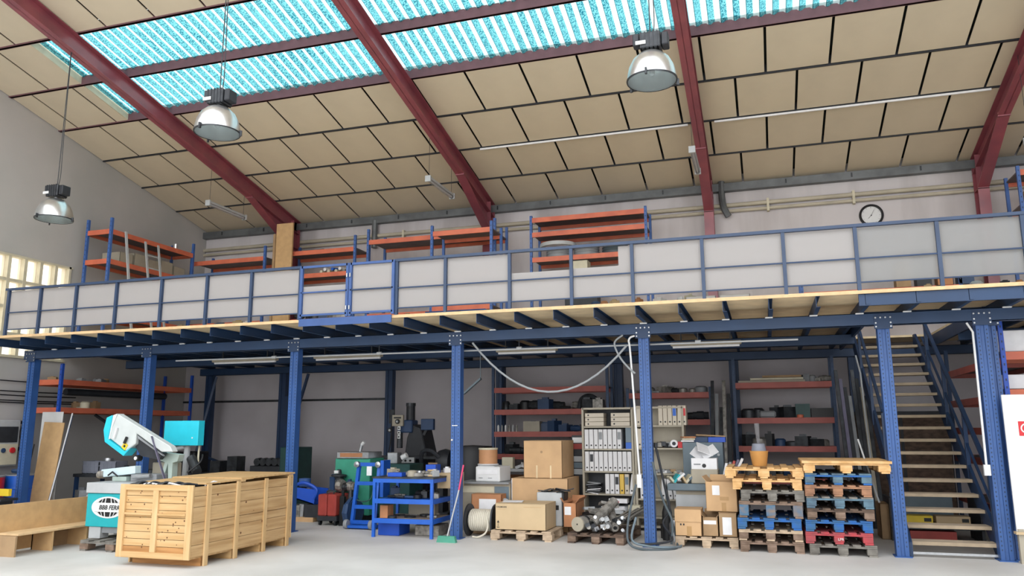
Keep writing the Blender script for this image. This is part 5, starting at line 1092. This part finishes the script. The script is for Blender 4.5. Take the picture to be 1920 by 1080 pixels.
for i, pts in enumerate(([(-1.75, 11.1, .85), (-1.85, 11.0, .4), (-1.85, 10.95, .1), (-1.65, 10.95, .015), (-1.3, 11.1, .015), (-1.25, 11.4, .015), (-1.35, 11.6, .4), (-1.45, 11.55, 1.0), (-1.5, 11.5, 1.3)],
                         [(-1.78, 11.2, .4), (-1.82, 11.05, .12), (-1.6, 11.05, .045), (-1.35, 11.05, .04), (-1.22, 11.3, .02), (-1.2, 11.45, .02)],
                         [(-1.50, 11.4, 1.35), (-1.42, 11.45, .9), (-1.35, 11.5, .5), (-1.45, 11.5, .3), (-1.3, 11.25, .12), (-1.55, 11.1, .07), (-1.75, 11.12, .06)],
                         [(-1.53, 11.25, 1.15), (-1.48, 11.22, .9), (-1.40, 11.3, .6), (-1.30, 11.3, .35), (-1.32, 11.3, .05)])):
    placed(MB().tube([Vector(p) for p in pts], .016, 8), 'power_cable', ['cabledk', 'greyblue', 'dark', 'cabledk'][i], ['longest grey cable looping round the foot of the fifth column', 'blue-grey cable lying on the floor round the column foot', 'black cable dropping behind the fifth column', 'thin grey cable hanging right of the fifth column'][i], 'cable')
clutter(5, -1.5, -1.3, 11.9, 12.3, 0, 'dark and chrome tool part heaped behind the cable column', 'tool', 'tool parts behind the cable column', ['galv', 'dark', 'metal', 'black'], .12, .2, .5, 'machine_part')
B(-.045, -.004, 0, .045, 0, .012).build('label_plate', 'white', mz, (-4.52, -.004, 1.66))
MB().cyl((0, -.02, 0), (0, 0, 0), .014, n=10).cyl((0, -.03, 0), (0, -.02, 0), .008, n=8).build('round_knob', 'white', mz, (-4.56, -.002, 1.45))

# ---------------------------------------------------------------- hanging dome lamps and tube lamps
def dome(lab, x, y, z, s_, top):
    t = thing('pendant_lamp', lab, 'lamp', (x, y, z))
    sh = MB().lathe([(.27*s_, 0), (.268*s_, .06*s_), (.245*s_, .16*s_), (.20*s_, .25*s_), (.13*s_, .315*s_), (.06*s_, .335*s_), (.06*s_, .33*s_), (.127*s_, .308*s_), (.197*s_, .244*s_), (.241*s_, .157*s_), (.263*s_, .06*s_), (.265*s_, 0)], n=40).build('shade', 'alu', t)
    MB().lathe([(.262*s_, .0), (.275*s_, -.004), (.278*s_, .012*s_), (.262*s_, .012*s_)], n=40).build('rim', 'metal_dark', t)
    MB().cyl((0, 0, .002), (0, 0, .006), .262*s_, n=36).build('lamp_glass', 'lampglass', t)
    MB().lathe([(0, .06), (.03*s_, .08*s_), (.045*s_, .14*s_), (.03*s_, .22*s_), (0, .25*s_)], n=14).build('bulb', 'whitepaper', t)
    for a in (20, 150, 265): o = MB().cbox(.285*s_*math.cos(R(a)), .285*s_*math.sin(R(a)), -.0, .03, .02, .07, rz=a).build('clip', 'metal_dark', t)
    B(-.11*s_, -.10*s_, .36*s_, .12*s_, .10*s_, .54*s_).build('ballast_box', 'metal_dark', t, bevel=.01); B(-.19*s_, -.06*s_, .42*s_, -.115*s_, .06*s_, .56*s_).build('terminal_box', 'dark', t, bevel=.01); B(.125*s_, -.08*s_, .38*s_, .2*s_, .08*s_, .53*s_).build('heat_sink', 'dark', t, bevel=.01)
    for k in range(5): B(-.1*s_+k*.045*s_, -.105*s_, .36*s_, -.088*s_+k*.045*s_, .105*s_, .545*s_).build('fin', 'dark', t)
    B(-.15*s_, -.115*s_, .40*s_, -.04*s_, -.105*s_, .44*s_).build('rating_plate', 'white', t)
    MB().cyl((0, 0, .325*s_), (0, 0, .37*s_), .03*s_, n=12).build('neck', 'galv', t)
    MB().tube([(0, 0, .54*s_), (0, 0, .6*s_), (0, 0, (top-z)*.5), (0, 0, top-z)], .007, 6).build('chain', 'metal_dark', t); MB().tube([(.02, 0, .54*s_), (.05, 0, .75*s_), (.03, 0, (top-z)*.5), (.01, 0, top-z)], .006, 6).build('cable', 'dark', t)
    return t
dome('right-hand aluminium dome lamp hanging in front of the skylight', -.95, 7.98, 5.28, .98, 8.62)
dome('middle aluminium dome lamp hanging by the second roof frame', -6.21, 7.6, 5.20, 1.0, 9.0)
dome('leftmost and lowest aluminium dome lamp near the left wall', -11.3, 9.9, 5.14, 1.08, 8.2)
for i, (x0, y0, z0_, x1, y1, z1_) in enumerate(((-11.56, 14.0, 6.61, -11.56, 15.3, 6.61), (-6.23, 14.0, 6.62, -6.23, 15.3, 6.62), (-.99, 14.0, 6.63, -.99, 15.3, 6.63), (4.3, 12.6, 6.15, 4.35, 14.0, 6.15))):
    t = thing('tube_lamp', ['first clear tube lamp from the left, hung under the ceiling', 'second tube lamp from the left, hung near the second roof frame', 'third tube lamp, hung beside the third roof frame', 'tube lamp at the far right edge below the ceiling'][i], 'lamp', (x0, y0, z0_)); L = y1-y0
    B(-.05, 0, .0, .05, L, .05).build('housing', 'lgrey', t, bevel=.01); MB().cyl((0, .02, -.02), (0, L-.02, -.02), .045, n=14).build('diffuser', 'tube_clear', t); MB().cyl((0, .04, -.02), (0, L-.04, -.02), .016, n=10).build('tube', 'whitepaper', t)
    for y in (0, L): B(-.06, y-.02, -.065, .06, y+.02, .06).build('end_cap', 'lgrey', t)
    for y in (.05, L-.05): MB().cyl((0, y, .05), (0, y, rz_(y0+y)-z0_+.0), .004, n=6).build('wire', 'metal_dark', t)
for i, (a, c) in enumerate(((-5.4, -1.1), (-.6, 4.1))):
    y_ = YB-2*DY; placed(B(a, y_-.02, ZE+2*DZ-.05, c, y_+.01, ZE+2*DZ-.015), 'ceiling_conduit', 'whitepaper', ['thin white conduit on the ceiling between the second and third frames', 'thin white conduit on the ceiling right of the third frame'][i], 'conduit')

# ---------------------------------------------------------------- wall clock and goods on the mezzanine
t = thing('wall_clock', 'round black-rimmed wall clock above the railing', 'clock', (2.34, YB-.0, 5.94))
MB().lathe([(0, -.01), (.2, -.01)], axis='y', n=36).build('face', 'white', t); MB().lathe([(.19, -.0), (.19, -.035), (.21, -.045), (.235, -.03), (.235, 0)], axis='y', n=36).build('rim', 'black', t)
MB().cyl((0, -.02, 0), (0, -.012, 0), .012, n=10).build('hub', 'black', t); MB().beam((0, -.016, 0), (.06, -.016, .12), .008, .004).build('minute_hand', 'black', t); MB().beam((0, -.016, 0), (-.06, -.016, -.06), .01, .004).build('hour_hand', 'black', t)
for h_ in range(12): MB().beam((.155*math.sin(PI*h_/6), -.013, .155*math.cos(PI*h_/6)), (.175*math.sin(PI*h_/6), -.013, .175*math.cos(PI*h_/6)), .008, .003).build('hour_mark', 'black', t)
placed(B(-11.05, 15.88, ZT, -10.6, 15.93, 6.55), 'tall_board', 'chip', 'tall brown board standing by the leftmost roof frame foot', 'board')
placed(B(-11.12, 15.86, ZT, -11.06, 15.96, 6.3), 'narrow_board', 'carton3', 'narrow brown strip beside the tall brown board', 'board')
placed(MB().beam((-12.75, 13.4, ZT), (-13.24, 13.45, 5.95), .05, .03), 'white_rail', 'lgrey', 'pale curved rail leaning on the left mezzanine rack', 'rail')
t = thing('ladder', 'pale aluminium ladder leaning on the left mezzanine rack', 'ladder', (-12.9, 14.0, ZT))
for y in (0, .4): MB().beam((.15, y, 0), (-.3, y, 2.55), .05, .025).build('ladder_rail', 'lgrey', t)
for k in range(8): MB().beam((.15-.45*(k+.5)/8, 0, .3*(k+.5)), (.15-.45*(k+.5)/8, .4, .3*(k+.5)), .025, .025).build('rung', 'lgrey', t)
for i in range(5): carton('beige carton on the lower shelf of the left mezzanine rack', -13.9, -13.4, 13.5+.42*i, 13.88+.42*i, 5.285, 5.52+.06*(i % 2), 'bookcase', tape=False, group='cartons on the left mezzanine rack')
for i in range(3): carton(['lowest', 'middle', 'upper'][i]+' flat buff box stacked under the left mezzanine rack', -13.9, -13.35, 13.3, 13.9, 4.105+.13*i, 4.23+.13*i, 'carton2')
placed(MB().cyl((-13.5, 15.3, 5.942), (-13.5, 15.3, 6.10), .06), 'paint_tin', 'alu', 'small shiny tin on top of the left mezzanine rack', 'tin')
for i in range(3):
    t = thing('cable_coil', ['left bundle of grey cable on the three-shelf orange rack', 'middle bundle of grey cable on the three-shelf orange rack', 'right bundle of grey cable on the three-shelf orange rack'][i], 'coil', (-4.1+.62*i, 16.3, 5.282))
    for k in range(4): MB().lathe([(.19+.02*(k % 2), .03+.055*k), (.27-.01*k, .0+.055*k), (.28, .03+.055*k), (.27-.01*k, .06+.055*k), (.19, .03+.055*k)], n=24).build('cable_turn', 'cable' if i < 2 else 'cabledk', t)
placed(MB().lathe([(.34, 0), (.40, .0), (.41, .04), (.40, .08), (.34, .08), (.34, 0)], (-4.1, 16.25, 5.51), n=28), 'big_coil', 'lgrey', 'large pale cable ring lying over the left cable bundle', 'coil')
carton('pale yellow carton under the cable shelf on the mezzanine', -3.72, -3.38, 15.9, 16.2, 4.86, 5.12, 'cream', tape=False)
placed(B(-3.9, 15.95, 4.155, -3.2, 16.3, 4.86), 'grey_box', 'dark', 'dark box carrying the pale yellow carton on the mezzanine', 'box')
clutter(7, -10.5, -9.2, 16.05, 16.25, 4.205, 'dark item under the orange shelf behind the open gate', 'item', 'items behind the open gate', DK, .1, .25, .25, 'small_box')
placed(MB().beam((-10.85, 16.3, 5.90), (-10.0, 16.35, 5.93), .06, .06), 'green_bar', 'dgreen', 'green bar lying on the orange rack by the brown board', 'bar')
for i in range(7): placed(MB().cyl((-9.9+.1*i, 16.1, 5.33+.05*(i % 2)), (-9.86+.1*i, 16.4, 5.37+.05*(i % 2)), .035, n=8).cyl((-9.9+.1*i, 16.08, 5.33+.05*(i % 2)), (-9.9+.1*i, 16.1, 5.33+.05*(i % 2)), .04, n=8), 'paper_roll', ['cream', 'whitepaper', 'cream', 'blue', 'cream', 'whitepaper', 'metal'][i], 'small roll heaped on the shelf behind the open gate', 'roll', 'rolls behind the open gate')
# things standing on the deck just behind the railing, seen under the sheets
GM = ['whitepaper', 'carton_or', 'redm', 'cream', 'upright_d', 'lgrey', 'red', 'dark', 'carton2']
for j, (xa, xb, n_, lab, mats) in enumerate(((-9.9, -6.9, 16, 'small coloured box behind the railing left of the gates', GM), (-5.3, -4.3, 5, 'small tool box behind the railing right of the gates', GM),
                             (-2.9, -1.9, 7, 'small bright packet behind the railing under the coil rack', GM), (-1.7, -.8, 6, 'small packet behind the railing right of the coil rack', ['whitepaper', 'redm', 'cream', 'upright_d', 'carton_or']), (2.0, 3.3, 9, 'small goods box behind the railing near the right end', ['dark', 'carton_or', 'carton2', 'lgrey', 'upright_d']))):
    clutter(n_, xa, xb, 10.95, 11.1, ZT, lab, 'box', ['packets left of the gates', 'tool boxes right of the gates', 'packets under the coil rack', 'packets right of the coil rack', 'goods near the right end'][j], mats, .08, .17, .13, 'small_box')
placed(B(-6.5*1.0+1.5, 11.2, ZT, -4.0, 11.6, ZT+.14), 'blue_case', 'upright', 'flat blue case on the deck right of the gates', 'case')
for i, x in enumerate((-.95, -.50)): carton(['left', 'right'][i]+' flat white box on the deck under the big frosted sheets', x, x+.40, 10.9, 11.2, ZT, ZT+.10, 'whitepaper', tape=False)
placed(B(0.0, 11.4, ZT, 2.2, 11.7, ZT+.12), 'long_white_box', 'whitepaper', 'long white panel lying behind the railing below the clock', 'panel')
placed(B(-12.3, 11.4, ZT, -9.9, 11.7, ZT+.14), 'long_white_box', 'whitepaper', 'long white panel lying behind the railing at the left', 'panel')
for i in range(4): placed(B(2.5+.35*i, 16.0, 4.205, 2.75+.35*i, 16.3, 4.7+.2*(i % 2)), 'dim_crate', ['carton3', 'dark', 'carton_or', 'upright_d'][i], ['first', 'second', 'third', 'fourth'][i]+' dim crate from the left on the rack below the clock', 'crate')
carton('dark brown box on the right-end mezzanine rack', 4.75, 5.0, 15.9, 16.2, 5.605, 5.85, 'carton3', tape=False)
carton('buff box on the right-end mezzanine rack', 5.1, 5.5, 15.9, 16.2, 5.605, 5.80, 'carton2', tape=False)

placed(MB().beam((-5.0, 12.9, 2.22), (-4.68, 12.9, 2.48), .07, .03).beam((-4.69, 12.9, 2.45), (-4.69, 12.9, 2.94), .01, .01), 'hanging_profile', 'greyblue', 'short slanting grey profile hanging left of the red rack', 'profile')

# ---------------------------------------------------------------- labels of alike things: say which one by its place
ORD = ['first', 'second', 'third', 'fourth', 'fifth', 'sixth', 'seventh', 'eighth', 'ninth', 'tenth', 'eleventh', 'twelfth', 'thirteenth', 'fourteenth', 'fifteenth', 'sixteenth', 'seventeenth', 'eighteenth', 'nineteenth', 'twentieth', 'twenty-first', 'twenty-second']
by = {}
for o in C.objects:
    if o.parent is None and 'label' in o: by.setdefault(o['label'], []).append(o)
for lab, os_ in by.items():
    if len(os_) < 2: continue
    xs_ = [o.location.x for o in os_]; zs_ = [o.location.z for o in os_]
    if max(xs_)-min(xs_) < .05 and max(zs_)-min(zs_) > .02:
        os_.sort(key=lambda o: -o.location.z); ph = 'from the top'
    else: os_.sort(key=lambda o: o.location.x); ph = 'from the left'
    for i, o in enumerate(os_): o['label'] = '%s, %s %s' % (lab, ORD[i], ph)
